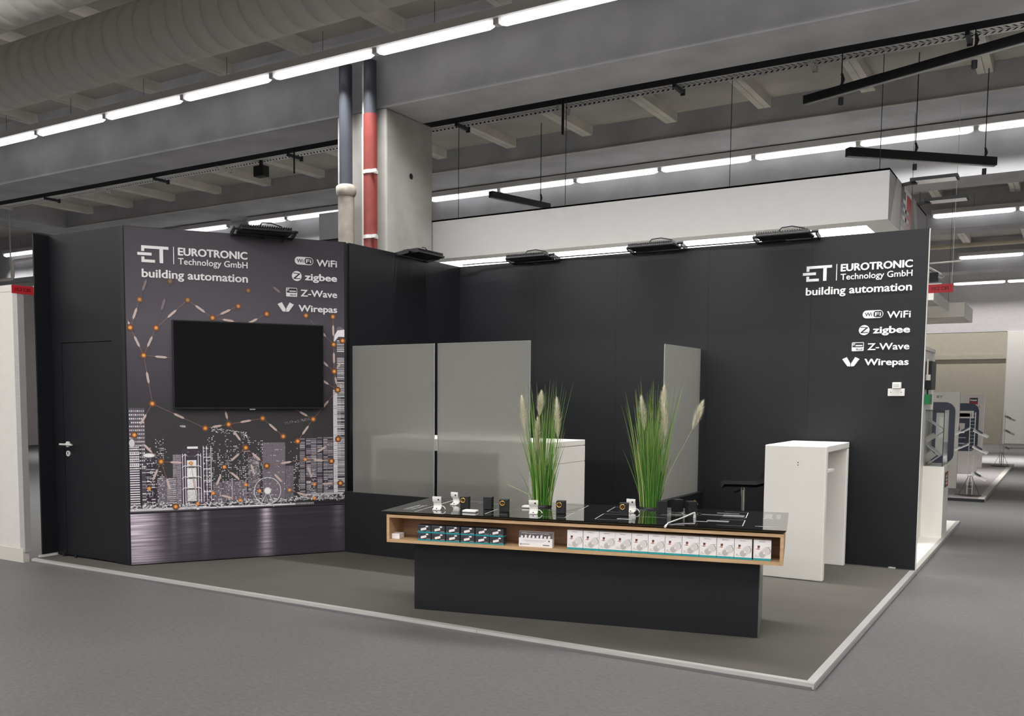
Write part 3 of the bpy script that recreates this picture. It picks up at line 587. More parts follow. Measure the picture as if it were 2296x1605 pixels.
def protocols(parent, F, xr, z0, s):
    def T(t, wd, dz, cap, bd):
        k = MB(); put_text(k, t, xr - wd*s, xr, z0 + dz*s, cap*s, F, 0.0, 0.008, bd); k.build('lettering', M['letters'], parent)
    T('WiFi', 0.193, 0.0, 0.062, 0.04); T('zigbee', 0.305, -0.131, 0.062, 0.09); T('Z-Wave', 0.345, -0.279, 0.062, 0.04); T('Wirepas', 0.366, -0.415, 0.060, 0.075)
    P = lambda a, b, c: F(xr + a*s, z0 + b*s, c)
    dark = rgb(45,45,50); wh = rgb(240,240,240)
    # rounded badge
    def rr(x0, x1, y0, y1, r, n=8):
        out = []
        for cx, cy, a0 in ((x1-r, y1-r, 0), (x0+r, y1-r, 1), (x0+r, y0+r, 2), (x1-r, y0+r, 3)):
            for i in range(n+1): t = (a0 + i/n) * PI/2; out.append((cx + r*math.cos(t), cy + r*math.sin(t)))
        return out
    def flat(mb, pts, lift, col): mb.poly([P(x, y, lift) for x, y in pts], col)
    bd = MB(); 
    flat(bd, rr(-0.396, -0.224, 0.004, 0.074, 0.034), 0.006, wh); flat(bd, rr(-0.305, -0.230, 0.011, 0.067, 0.022), 0.0066, dark)
    put_text(bd, 'Wi', -0.378, -0.316, 0.023, 0.034, lambda a,b,c: P(a,b,0.0070+c), 0, 0, 0.03, dark)
    put_text(bd, 'Fi', -0.292, -0.243, 0.023, 0.034, lambda a,b,c: P(a,b,0.0070+c), 0, 0, 0.03, wh)
    bd.build('round_badge', M['print'], parent)
    z = MB(); cx, cy, r = -0.378, -0.100, 0.045
    flat(z, [(cx + r*math.cos(2*PI*i/28), cy + r*math.sin(2*PI*i/28)) for i in range(28)], 0.006, wh)
    for q in ([(-0.030,0.030),(0.034,0.024),(0.030,0.018),(-0.033,0.022)], [(0.014,0.020),(0.030,0.018),(-0.014,-0.022),(-0.032,-0.020)], [(-0.032,-0.020),(0.034,-0.018),(0.030,-0.026),(-0.026,-0.027)]):
        flat(z, [(cx+a, cy+b_) for a, b_ in q], 0.0066, dark)
    z.build('circle_badge', M['print'], parent)
    q = MB(); flat(q, rr(-0.478, -0.376, -0.287, -0.208, 0.008), 0.006, wh); flat(q, rr(-0.472, -0.381, -0.252, -0.213, 0.004), 0.0066, dark)
    for k in range(3):
        r0 = 0.006 + 0.007*k; pts = [(-0.452 + r0*math.cos(t), -0.236 + r0*math.sin(t)) for t in [PI*0.45 + PI*0.6*i/8 for i in range(9)]]
        pts += [(-0.452 + (r0+0.003)*math.cos(t), -0.236 + (r0+0.003)*math.sin(t)) for t in [PI*1.05 - PI*0.6*i/8 for i in range(9)]]
        flat(q, pts, 0.0072, wh)
    flat(q, rr(-0.447, -0.388, -0.243, -0.233, 0.004), 0.0072, wh)
    put_text(q, 'PLUS', -0.440, -0.386, -0.279, 0.016, lambda a,b,c: P(a,b,0.0070+c), 0, 0, 0.02, dark)
    q.build('square_badge', M['print'], parent)
    v = MB()
    for sx in (-1, 1):
        pts = [(0.003,-0.418),(0.024,-0.414),(0.072,-0.362),(0.046,-0.337),(0.014,-0.372),(0.003,-0.396)]
        pts = [(-0.482 + sx*a, b_ - 0.006) for a, b_ in ([(0.003,-0.418),(0.028,-0.416),(0.074,-0.352),(0.036,-0.334),(0.003,-0.392)])]
        if sx < 0: pts = pts[::-1]
        v.prism([P(a, b_, 0.0) for a, b_ in pts], Vector(P(0,0,0.008)) - Vector(P(0,0,0)))
    v.build('fork_mark', M['letters'], parent)
logo(bwl, FB, -2.131, 2.635, 1.0); protocols(bwl, FB, -1.203, 2.275, 1.0)
logo(mur, FM, 0.108, 2.728, 1.04); protocols(mur, FM, 1.928, 2.789, 1.04)

# sensor box on the back wall
c = thing('wall_sensor', 'small white double sensor box mounted below the lettering on the rear wall', 'sensor', (-1.293, 9.22, 1.583))
MB().box(-0.068, 0.068, -0.03, 0.0, 0.0, 0.067).build('lower_box', M['whiteplastic'], c, bevel=0.003)
MB().box(-0.032, 0.04, -0.05, 0.0, 0.067, 0.122).build('upper_box', M['whiteplastic'], c, bevel=0.006)
k = MB()
for x in (-0.043, 0.043): k.tube([(x, -0.03, 0.034), (x, -0.0308, 0.034)], 0.004, 10, col=rgb(60,60,60))
for a, z in ((-0.02, 0.083), (-0.02, 0.097)): k.poly([(a, -0.0505, z), (a+0.045, -0.0505, z), (a+0.045, -0.0505, z+0.003), (a, -0.0505, z+0.003)], rgb(120,120,120))
k.build('sensor_marks', M['print'], c)

# television
tv = thing('television', 'large switched-off flat television mounted on the skyline mural', 'television', MO + MU * 0.382 + MN * 0.0, mrz)
MB().box(0.15, 1.24, -0.03, 0.0, 1.62, 2.05).build('wall_bracket', M['blackmetal'], tv)
cs_ = MB().box(0.0, 1.390, -0.075, -0.03, 1.436, 2.230).build('casing', M['blackplastic'], tv, bevel=0.004)
MB().box(0.010, 1.380, -0.0765, -0.0752, 1.452, 2.220).build('screen', M['tvscreen'], cs_)
MB().box(0.68, 0.73, -0.077, -0.074, 1.430, 1.438).build('maker_plate', M['galv'], cs_)

# floodlights on top of the walls
def flood():
    r = thing('floodlight', 'x', 'floodlight')
    hs = MB().box(-0.24, 0.24, -0.10, 0.13, 0.0, 0.022).build('housing', M['blackmetal'], r, bevel=0.006)
    f = MB()
    for k in range(22): f.box(-0.235 + k*0.0214, -0.229 + k*0.0214, -0.09, 0.10, 0.022, 0.048)
    tag(f.build('cooling_fins', M['blackmetal'], hs), kind='stuff')
    MB().box(-0.23, 0.23, -0.09, 0.12, -0.004, 0.0).build('lens', M['clear'], hs)
    b = MB(); b.bar((-0.28, 0, 0.02), (-0.28, 0.17, 0.0), 0.012, 0.04); b.bar((0.28, 0, 0.02), (0.28, 0.17, 0.0), 0.012, 0.04); b.bar((-0.28, 0.17, 0.0), (0.28, 0.17, 0.0), 0.03, 0.012)
    b.tube([(0.24, 0, 0.03), (0.30, 0, 0.03)], 0.014, 10); b.tube([(-0.24, 0, 0.02), (-0.29, 0, 0.02)], 0.010, 10); b.box(-0.03, 0.03, 0.16, 0.22, -0.02, -0.002)
    b.build('bracket', M['blackmetal'], r)
    MB().tube([(-0.05, 0.0, 0.06), (-0.03, 0.01, 0.09), (0.06, 0.03, 0.10), (0.16, 0.06, 0.08), (0.22, 0.12, 0.02), (0.20, 0.19, -0.03)], 0.006, 7).build('cable', M['blackplastic'], r)
    return r
FL = [((-4.93, 9.05, 3.03), 0, 'black floodlight on the rear wall top, nearest to the corner'), ((-3.53, 9.05, 3.035), 0, 'black floodlight on the rear wall top, middle one of three'),
      ((-2.27, 9.05, 3.035), 0, 'black floodlight on the rear wall top, nearest to the white lettering'), ((-5.76, 8.28, 3.025), PI/2, 'black floodlight on the side wall top in front of the concrete column')]
f0 = flood()
for i, (p, rz, lab) in enumerate(FL):
    r = f0 if i == 0 else copy_tree(f0)
    r.location = p; r.rotation_euler = (math.radians(-2), 0, rz); r['label'] = lab; r['group'] = 'floodlights on the booth walls'
    if rz: r.rotation_euler = (math.radians(-2), 0, rz + PI/1 - PI)
r = copy_tree(f0); p = MO + MU * 1.20 + MN * 0.19; r.location = (p.x, p.y, 3.03); r.rotation_euler = (math.radians(-2), 0, mrz); r['label'] = 'black floodlight on top of the mural wall above its lettering'
tag(MB().tube([(-5.85, 9.17, 3.045), (-5.6, 9.19, 3.05), (-5.2, 9.2, 3.045), (-4.6, 9.21, 3.05), (-3.9, 9.2, 3.045), (-3.3, 9.21, 3.048), (-2.6, 9.2, 3.044), (-2.3, 9.2, 3.046)], 0.007, 6).build('wall_cable', M['blackplastic']), 'black cable lying along the top of the rear wall', 'cable')

# low wall with frosted glass screens
c = thing('low_wall', 'knee-high black wall carrying the frosted glass screens', 'low wall', (-5.93, 7.165, PZ))
MB().box(0.0, 2.05, 0.0, 0.10, 0.0, 0.592).build('front_section', M['black'], c)
tag(MB().box(2.80, 2.90, 1.0, 2.05, 0.0, 0.592).build('low_wall', M['black']), 'short black low wall by the rear wall under the narrow glass screen', 'low wall').location = (-5.93, 7.165, PZ)
for x0, x1, lab in ((-5.842, -4.890, 'left frosted glass screen on the low black wall, beside the mural'), (-4.852, -3.897, 'right frosted glass screen on the low black wall, behind the left grass')):
    g = thing('glass_screen', lab, 'glass screen', (x0, 7.19, 0.627), 0, 'frosted glass screens on the front low wall')
    L = x1 - x0
    MB().box(0.003, L - 0.003, 0.0, 0.010, 0.0, 1.412).build('pane', M['frost'], g)
    MB().box(0.0, 0.003, 0.0, 0.010, 0.0, 1.412).box(L - 0.003, L, 0.0, 0.010, 0.0, 1.412).box(0.0, L, 0.0, 0.010, 1.412, 1.415).build('polished_edge', M['frostedge'], g)
g = thing('glass_screen', 'narrow frosted glass screen seen edge-on behind the right grass', 'glass screen', (-3.08, 8.225, 0.627))
MB().box(-0.010, 0.0, 0.003, 0.980, 0.0, 1.412).build('pane', M['frost'], g)
MB().box(-0.010, 0.0, 0.0, 0.003, 0.0, 1.412).box(-0.010, 0.0, 0.98, 0.983, 0.0, 1.412).box(-0.010, 0.0, 0.0, 0.983, 1.412, 1.415).build('polished_edge', M['frostedge'], g)

# ------------------------------------------------------------------ white furniture
c = thing('bar_table', 'white bar table with slab legs at the right of the booth', 'table', (-2.16, 8.195, PZ))
lp = MB().box(0.0, 0.50, 0.0, 0.075, 0.0, 1.13).build('leg_panel', M['white'], c, bevel=0.008)
MB().box(0.0, 0.50, 0.895, 0.965, 0.0, 1.075).build('leg_panel', M['white'], c, bevel=0.008)
MB().box(0.0, 0.50, 0.077, 0.965, 1.075, 1.13).build('tabletop', M['white'], c, bevel=0.006)
MB().box(0.01, 0.49, 0.077, 0.38, 0.90, 0.925).build('shelf', M['white'], c, bevel=0.002)
MB().box(0.0, 0.02, 0.077, 0.893, 0.55, 1.073).build('modesty_panel', M['white'], c)
k = MB()
for z in (0.967, 0.988): k.tube([(0.275, -0.0004, z), (0.275, -0.001, z)], 0.005, 12, col=rgb(60,58,55))
k.build('screw_hole', M['print'], lp)
c = thing('white_cabinet', 'closed white cabinet between the two grasses, behind the counter', 'cabinet', (-4.26, 7.30, PZ))
MB().box(0.0, 0.497, 0.0, 0.72, 0.0, 1.08).build('carcass', M['white'], c, bevel=0.004)
MB().box(-0.0, 0.50, -0.003, 0.723, 1.083, 1.133).build('top', M['white'], c, bevel=0.005)
MB().box(0.497, 0.502, 0.006, 0.716, 0.94, 1.078).build('drawer_front', M['white'], c); MB().box(0.497, 0.502, 0.006, 0.716, 0.02, 0.932).build('door', M['white'], c)
c = thing('long_bar_table', 'long white table behind the frosted glass, glimpsed through the gap between the screens', 'table', (-5.70, 7.30, PZ))
MB().box(0.0, 1.43, 0.0, 0.72, 1.06, 1.133).build('tabletop', M['white'], c, bevel=0.005)
MB().box(0.0, 1.43, 0.01, 0.03, 1.02, 1.06).build('apron', M['white'], c)
MB().box(0.0, 0.06, 0.0, 0.72, 0.0, 1.06).build('leg_panel', M['white'], c); MB().box(1.36, 1.42, 0.35, 0.72, 0.0, 1.06).build('leg_panel', M['white'], c)

# bar stool
c = thing('bar_stool', 'black low-backed bar stool on a chrome column beside the white bar table', 'stool', (-2.46, 8.62, PZ), math.radians(-70))
MB().tube([(0, 0, 0), (0, 0, 0.012), (0, 0, 0.022), (0, 0, 0.03)], [0.205, 0.205, 0.08, 0.03], 32).build('base', M['chrome'], c)
MB().tube([(0, 0, 0.03), (0, 0, 0.45)], 0.027, 16).tube([(0, 0, 0.45), (0, 0, 0.72)], 0.018, 16).build('column', M['chrome'], c)
MB().tube([(-0.13, -0.14, 0.28), (-0.13, -0.2, 0.28), (0.13, -0.2, 0.28), (0.13, -0.14, 0.28), (0.03, -0.02, 0.28)], 0.01, 8).tube([(-0.13, -0.14, 0.28), (-0.03, -0.02, 0.28)], 0.01, 8).build('footrest', M['chrome'], c)
MB().bar((0.02, 0, 0.70), (-0.13, -0.06, 0.655), 0.014, 0.012).build('lift_lever', M['blackplastic'], c)
s = MB(); ys = [-0.19, -0.17, 0.10, 0.16, 0.20, 0.225]; zz = [0.715, 0.735, 0.735, 0.75, 0.785, 0.835]
n = 11
for lay in (0, 1):
    vs = []
    for y, z in zip(ys, zz):
        for i in range(n):
            a = -1 + 2 * i / (n - 1); hw = 0.205 * (1 - 0.12 * (abs(y) / 0.2) ** 3)
            vs.append((a * hw, y - 0.03 * a * a * (z > 0.76), z + 0.022 * a * a - (0.02 if lay else 0)))
    fs = [(r_*n+i, r_*n+i+1, (r_+1)*n+i+1, (r_+1)*n+i) for r_ in range(len(ys)-1) for i in range(n-1)]
    s.add(vs, fs, None, True)
s.build('seat_shell', mat('black_seat_leather', rgb(15,16,18), 0.45), c)

# ------------------------------------------------------------------ display counter
CA = Vector((-3.904, 5.495, 0)); CU = Vector((0.975, 0.224, 0)).normalized(); crz = math.atan2(CU.y, CU.x)
CV = Vector((-CU.y, CU.x, 0))
def cw(a, b, z): p = CA + CU * a + CV * b; return (p.x, p.y, z)
ct = thing('display_counter', 'black display counter with an oak shelf box and glossy glass top', 'counter', CA, crz)
MB().box(0.0, 2.363, 0.0, 0.60, PZ, 0.534).build('plinth', M['black'], ct)
MB().box(2.3635, 2.368, 0.01, 0.59, PZ, 0.532).build('plinth_side', mat('plinth_side_reflection', rgb(110,110,108), 0.3), ct)  # pale floor reflection on the black side, put into the colour
T = 0.0205
MB().box(-0.151, 2.506, -0.15, 0.72, 0.533, 0.533 + T).build('shelf_bottom', M['wood'], ct)
MB().box(-0.151, 2.506, -0.15, 0.72, 0.729 - T, 0.729).build('shelf_top', M['wood'], ct)
for x0 in (-0.151, 2.506 - T): MB().box(x0, x0 + T, -0.15, 0.72, 0.533 + T, 0.729 - T).build('shelf_side', M['wood'], ct)
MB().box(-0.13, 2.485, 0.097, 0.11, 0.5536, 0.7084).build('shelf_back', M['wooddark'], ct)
MB().box(-0.10, 2.46, -0.10, 0.70, 0.729, 0.739).build('spacer', M['blackplastic'], ct)
gp = MB(); z0, z1 = 0.739, 0.755
gp.add([(-0.185,-0.175,z1),(2.522,-0.175,z1),(2.522,0.80,z1),(-0.185,0.80,z1),(-0.172,-0.160,z0),(2.509,-0.160,z0),(2.509,0.787,z0),(-0.172,0.787,z0)],
       [(0,1,2,3),(7,6,5,4),(4,5,1,0),(5,6,2,1),(6,7,3,2),(7,4,0,3)])
gtop = gp.build('glass_top', M['glassblack'], ct)
# white line print under the glass surface
pr = MB(); zl = 0.7554; wt = rgb(186,189,187); dm = rgb(120,124,122)
L = lambda a0, b0, a1, b1, w_=0.006, col=wt: pr.bar((a0, b0, zl), (a1, b1, zl), w_, 0.0004, col=col)
Q = lambda a0, a1, b0, b1, col=wt: pr.poly([(a0, b0, zl), (a1, b0, zl), (a1, b1, zl), (a0, b1, zl)], col)
FT = lambda a, b, c: (a, b, zl)
def FTv(a0, b0, w_, h_):   # text running along +b
    return lambda a, b, c: (a0 + (-b) , b0 + a, zl)
put_text(pr, 'EUROTRONIC', 0.0, 0.29, 0.0, 0.036, lambda a, b, c: (-0.125 + 0.055 - b + 0.03, -0.03 + a, zl + 0.0003 + c), 0, 0, 0.02, wt)
put_text(pr, 'building automation', 0.0, 0.29, 0.0, 0.03, lambda a, b, c: (-0.02 - b + 0.02, -0.03 + a, zl + 0.0003 + c), 0, 0, 0.01, wt)
for a in (0.055,): L(a, -0.13, a, 0.30); L(a, 0.42, a, 0.70)
for (a0, a1, b0, b1) in ((0.06, 1.112, 0.353, 0.70), (1.313, 2.254, 0.376, 0.69), (0.55, 1.112, -0.06, 0.24), (1.315, 2.256, -0.05, 0.25)):
    for a in (a0, a1): L(a, b0, a, b1, 0.006)
    for b_ in (b0, b1): L(a0, b_, a0 + 0.16, b_, 0.005, dm); L(a1 - 0.16, b_, a1, b_, 0.005, dm)
for r_ in (0.05, 0.085, 0.12, 0.15, 0.175):
    n = 40; ri = r_ - (0.007 if r_ < 0.13 else 0.003)
    for i in range(n):
        t0, t1 = 2*PI*i/n, 2*PI*(i+1)/n
        pr.poly([(1.783 + r*math.cos(t), 0.46 + r*math.sin(t), zl) for r, t in ((r_, t0), (r_, t1), (ri, t1), (ri, t0))][::-1], wt if r_ < 0.13 else dm)
for a0, a1, b0, b1, col in ((1.45, 1.55, 0.0, 0.03, wt), (0.70, 0.86, 0.17, 0.19, dm), (0.30, 0.46, 0.52, 0.54, dm), (2.02, 2.16, 0.10, 0.18, dm), (1.95, 2.03, 0.07, 0.09, wt), (2.10, 2.24, 0.42, 0.52, dm), (1.96, 2.10, 0.44, 0.50, rgb(80,84,84)), (2.05, 2.20, 0.585, 0.60, wt), (1.5, 1.75, 0.18, 0.19, dm), (2.33, 2.47, -0.03, -0.015, wt), (0.9, 1.0, 0.30, 0.315, dm)):
    Q(a0, a1, b0, b1, col)
for i in range(6): Q(1.40, 1.56, 0.50 + i*0.022, 0.508 + i*0.022, dm)
for i in range(5): Q(0.20 + 0.0*i, 0.34, 0.60 + i*0.02, 0.606 + i*0.02, dm)
for i in range(8): Q(2.37, 2.42, 0.42 + i*0.03, 0.436 + i*0.03, wt); Q(2.445, 2.475, 0.42 + i*0.03, 0.434 + i*0.03, wt)
for a in (2.365, 2.405, 2.45): Q(a, a + 0.024, 0.375, 0.40, wt)
tag(pr.build('table_print', M['print'], gtop), kind='stuff')

# exhibits on the glass top
ZT = 0.7562
def bent_stand():
    r = thing('bent_stand', 'x', 'stand')
    prof = [(-0.026, 0.002), (-0.014, 0.006), (0.006, 0.010), (0.016, 0.018), (0.018, 0.030), (0.012, 0.046), (0.000, 0.058), (-0.006, 0.068), (-0.008, 0.080), (-0.006, 0.096)]
    s = MB()
    for i in range(len(prof) - 1):
        (y0, z0), (y1, z1) = prof[i], prof[i+1]; d = Vector((y1-y0, z1-z0)).normalized() * 0.0016; nx, nz = -d.y, d.x
        hw = 0.032 if i > 5 else 0.029
        s.add([(-hw,y0-nx,z0-nz),(hw,y0-nx,z0-nz),(hw,y1-nx,z1-nz),(-hw,y1-nx,z1-nz),(-hw,y0+nx,z0+nz),(hw,y0+nx,z0+nz),(hw,y1+nx,z1+nz),(-hw,y1+nx,z1+nz)],
              [(0,3,2,1),(4,5,6,7),(0,1,5,4),(1,2,6,5),(2,3,7,6),(3,0,4,7)])
    s.build('bent_plate', M['whiteplastic'], r)
    MB().tube([(0.012, -0.008, 0.074), (0.012, -0.0125, 0.074)], 0.006, 12).build('sensor_eye', M['blackplastic'], r)
    MB().tube([(0.0, -0.012, 0.009), (0.0, -0.0135, 0.013)], 0.004, 10).build('screw', M['blackplastic'], r)
    MB().tube([(0.02, 0.012, 0.024), (0.040, 0.014, 0.026), (0.055, 0.006, 0.016), (0.062, -0.004, 0.005)], 0.0026, 7).build('cable', M['whiteplastic'], r)
    return r
b0_ = bent_stand()
for i, (a, b_, rz, lab) in enumerate(((0.162, 0.027, 0.1, 'small white bent sensor stand nearest the left end of the glass top'), (0.175, 0.363, -0.3, 'small white bent sensor stand behind, next to the leftmost black block'),
        (0.863, 0.059, 0.15, 'small white bent sensor stand in front of the left grass'), (1.481, 0.389, -0.2, 'small white bent sensor stand left of the right grass'))):
    r = b0_ if i == 0 else copy_tree(b0_); r.location = cw(a, b_, ZT); r.rotation_euler = (0, 0, crz + rz); r['label'] = lab; r['group'] = 'white bent stands on the counter'
def valve_block(ring):
    r = thing('valve_block', 'x', 'block')
    MB().box(-0.031, 0.031, -0.031, 0.031, 0, 0.088).build('block', M['blackplastic'], r, bevel=0.002)
    if ring:
        s = MB(); n = 24; rr_ = [(0.0185, 0.0), (0.0185, -0.008), (0.016, -0.010), (0.012, -0.008), (0.011, -0.004)]
        vs = [(q*math.cos(2*PI*k/n) + (-0.008), -0.031 + y, 0.062 + q*math.sin(2*PI*k/n)) for q, y in rr_ for k in range(n)]
        s.add(vs, [(i*n+k, i*n+(k+1)%n, (i+1)*n+(k+1)%n, (i+1)*n+k) for i in range(len(rr_)-1) for k in range(n)], None, True)
        br = s.build('brass_ring', M['brass'], r)
        MB().tube([(-0.008, -0.031, 0.062), (-0.008, -0.034, 0.062)], 0.012, 16).build('ring_core', M['blackmetal'], br)
        MB().tube([(-0.008, -0.033, 0.062), (-0.008, -0.043, 0.062)], 0.0035, 8).build('valve_pin', M['brass'], br)
    return r
v1 = valve_block(True); v0 = valve_block(False); u1 = u0 = False
for a, b_, ring, rz, lab in ((0.321, 0.179, 1, 0.10, 'black block with a brass valve ring, leftmost on the counter'), (0.485, 0.216, 0, 0.05, 'plain black block between the two leftmost ringed blocks'),
      (0.639, 0.106, 1, 0.10, 'black block with a brass ring, left of the left grass and nearest to it'), (1.035, 0.155, 1, 0.10, 'black block with a brass ring just right of the left grass'),
      (1.465, 0.194, 1, 0.10, 'black block with a brass ring left of the right grass'), (1.69, 0.418, 0, 0.35, 'plain black block touching the right side of the right grass'),
      (1.777, 0.563, 0, 0.6, 'plain black block in the middle of the printed rings'), (1.882, 0.468, 0, 0.5, 'rightmost black block, with a brass nipple at its top corner')):
    if ring: r = v1 if not u1 else copy_tree(v1); u1 = True
    else: r = v0 if not u0 else copy_tree(v0); u0 = True
    r.location = cw(a, b_, ZT); r.rotation_euler = (0, 0, crz + rz); r['label'] = lab; r['group'] = 'black demonstration blocks on the counter'
    if 'rightmost' in lab:
        MB().tube([(0.02, 0.0, 0.088), (0.03, 0.0, 0.083), (0.05, 0.0, 0.062)], [0.010, 0.010, 0.004], 12).build('brass_nipple', M['brass'], r)
for a, b_, sx, lab in ((0.426, -0.01, 0.05, 'flat white square sensor lying near the front edge of the glass top'), (0.735, 0.40, 0.045, 'flat white sensor lying behind, left of the left grass')):
    c = thing('flat_sensor', lab, 'sensor', cw(a, b_, ZT), crz)
    MB().box(-sx, sx, -0.035, 0.035, 0, 0.016).build('cover', M['whiteplastic'], c, bevel=0.006, seg=3); MB().box(-sx*0.6, sx*0.6, -0.02, 0.02, 0.016, 0.0175).build('raised_lid', M['whiteplastic'], c)
c = thing('probe_cable', 'white probe cable lying across the printed rings and over the counter edge', 'cable', cw(1.93, 0.25, ZT), crz)
MB().tube([(0, 0, 0.035), (-0.015, -0.03, 0.032), (-0.05, -0.14, 0.020), (-0.095, -0.26, 0.010), (-0.125, -0.37, 0.006), (-0.13, -0.42, 0.000)], 0.0045, 9).build('cable', M['whiteplastic'], c)
MB().tube([(-0.13, -0.42, 0.0), (-0.137, -0.445, -0.012)], [0.006, 0.008], 10).build('probe_tip', M['whiteplastic'], c)
MB().tube([(0, 0, 0.0), (0, 0, 0.034)], [0.010, 0.006], 10).build('cable_foot', M['galv'], c)

# cartons in the shelf
ZS = 0.5545
def art(mb, F, wd, ht):
    """printed picture of a round thermostat, a small photo circle and tiny lines"""
    n = 26; g = rgb(188,182,180); g2 = rgb(214,208,206); dk = rgb(96,88,86)
    def disc(cx, cy, rx, ry, col, lift, rot=0):
        pts = [(math.cos(2*PI*i/n)*rx, math.sin(2*PI*i/n)*ry) for i in range(n)]
        mb.poly([F(cx + a*math.cos(rot) - b*math.sin(rot), cy + a*math.sin(rot) + b*math.cos(rot), lift) for a, b in pts], col)
    def quad(a0, a1, b0, b1, col, lift): mb.poly([F(a0,b0,lift), F(a1,b0,lift), F(a1,b1,lift), F(a0,b1,lift)], col)
    disc(wd*0.74, ht*0.47, wd*0.225, ht*0.195, dk, 0.0004)
    disc(wd*0.71, ht*0.46, wd*0.225, ht*0.195, rgb(226,221,219), 0.0007)
    pts = []
    ang = math.atan2(0.46-0.28, 0.71-0.50)
    for t in range(9): a = ang + PI/2 + PI*t/8; pts.append((wd*0.50 + math.cos(a)*wd*0.205, ht*0.29 + math.sin(a)*ht*0.165))
    for t in range(9): a = ang - PI/2 + PI*t/8; pts.append((wd*0.70 + math.cos(a)*wd*0.20, ht*0.45 + math.sin(a)*ht*0.175))
    mb.poly([F(a, b, 0.0010) for a, b in pts], g2)
    disc(wd*0.49, ht*0.28, wd*0.175, ht*0.145, g, 0.0013); disc(wd*0.60, ht*0.37, wd*0.05, ht*0.05, rgb(236,232,230), 0.0017)
    disc(wd*0.27, ht*0.60, wd*0.155, ht*0.13, rgb(246,242,242), 0.0004)
    quad(wd*0.22, wd*0.36, ht*0.61, ht*0.72, rgb(62,38,38), 0.0008); quad(wd*0.25, wd*0.33, ht*0.64, ht*0.69, rgb(140,70,62), 0.0011)
    quad(wd*0.14, wd*0.38, ht*0.53, ht*0.58, rgb(206,178,166), 0.0010); disc(wd*0.27, ht*0.56, wd*0.06, ht*0.05, rgb(188,140,124), 0.0013)
    quad(wd*0.08, wd*0.22, ht*0.235, ht*0.25, rgb(90,86,90), 0.0004); quad(wd*0.06, wd*0.32, ht*0.175, ht*0.188, rgb(110,106,110), 0.0004)
    quad(wd*0.84, wd*0.97, ht*0.655, ht*0.67, rgb(70,70,76), 0.0004)
    put_text(mb, 'EUROTRONIC', wd*0.30, wd*0.66, ht*0.90, ht*0.035, lambda a, b, c: F(a, b, 0.0005 + c), 0, 0, 0.01, rgb(120,116,122))
BW_, BH, BD = 0.1045, 0.128, 0.062
def white_carton():
    r = thing('thermostat_box', 'x', 'box')
    cb = MB().box(0, BW_, 0, BD, 0.013, BH).build('carton', M['carton'], r)
    MB().box(-0.0003, BW_+0.0003, -0.0003, BD, 0.0, 0.013).build('teal_band', M['teal'], r)
    k = MB(); art(k, lambda a, b, c: (a, -c, b), BW_, BH); k.build('picture', M['print'], cb)
    k = MB()
    for i in range(9): k.poly([(BW_ + 0.0004, 0.008, 0.03 + i*0.009), (BW_ + 0.0004, 0.052, 0.03 + i*0.009), (BW_ + 0.0004, 0.052, 0.0322 + i*0.009), (BW_ + 0.0004, 0.008, 0.0322 + i*0.009)], rgb(176,168,164))
    k.build('side_text', M['print'], cb)
    return r
wbx = [1.146, 1.254, 1.360, 1.466, 1.573, 1.680, 1.787, 1.894, 2.001, 2.108, 2.215]
w0 = white_carton()
for i, a in enumerate(wbx + [2.329]):
    r = w0 if i == 0 else copy_tree(w0)
    r.location = cw(a, -0.12 + random.uniform(-0.001, 0.001), ZS); r.rotation_euler = (0, 0, crz + (0.0 if i < 11 else 0.05))
    r['label'] = 'white thermostat box with teal foot, %s from the left in the shelf row' % ORD[i] if i < 11 else 'white thermostat box with teal foot standing apart at the right end of the shelf'
    r['group'] = 'white thermostat boxes in the shelf'
SW, SH, SD = 0.100, 0.055, 0.07
def dark_carton():
    r = thing('sensor_box', 'x', 'box')
    cb = MB().box(0, SW, 0, SD, 0.008, SH - 0.001).build('carton', M['cartondark'], r)
    MB().box(-0.002, SW+0.001, -0.002, SD, 0.0, 0.008).build('teal_band', M['teal'], r)
    k = MB(); F = lambda a, b, c: (a, -c, b); n = 18
    wc = rgb(238,228,226)
    ang = 0.24; pts = []
    for t in range(7): q = ang + PI/2 + PI*t/6; pts.append((0.026 + math.cos(q)*0.0085*0.35 , 0.0215 + math.sin(q)*0.0085))
    for t in range(7): q = ang - PI/2 + PI*t/6; pts.append((0.062 + math.cos(q)*0.0085*0.5, 0.0300 + math.sin(q)*0.0085))
    k.poly([F(a, b, 0.0006) for a, b in pts], wc)
    k.poly([F(0.071 + math.cos(2*PI*i/n)*0.0105, 0.0455 + math.sin(2*PI*i/n)*0.0055, 0.0006) for i in range(n)], wc)
    for a0, a1, z, col in ((0.065, 0.095, 0.0125, rgb(190,180,184)), (0.006, 0.014, 0.013, rgb(200,190,190)), (0.004, 0.060, 0.049, rgb(96,104,112))):
        k.poly([F(a0, z, 0.0006), F(a1, z, 0.0006), F(a1, z + 0.0025, 0.0006), F(a0, z + 0.0025, 0.0006)], col)
    k.build('picture', M['print'], cb); return r
d0 = dark_carton(); first = True
for row in (0, 1):
    for i, a in enumerate((0.076, 0.182, 0.288, 0.396, 0.501, 0.606)):
        r = d0 if first else copy_tree(d0); first = False
        dx = (0.0, -0.003, -0.001, 0.001, 0.003, -0.002)[i] if row else 0.0
        r.location = cw(a + dx, -0.125 + (random.uniform(-0.002, 0.002)), ZS + row * 0.0555); r.rotation_euler = (0, 0, crz + random.uniform(-0.02, 0.02) * row)
        r['label'] = '%s small dark box with teal foot, %s from the left' % ('upper' if row else 'lower', ORD[i]); r['group'] = 'small dark sensor boxes in two layers'
c = thing('display_pack', 'clear-topped white display pack between the dark and the white boxes', 'pack', cw(0.812, -0.12, ZS), crz)
MB().box(0, 0.232, 0, 0.05, 0.0, 0.058).build('tray', M['carton'], c)
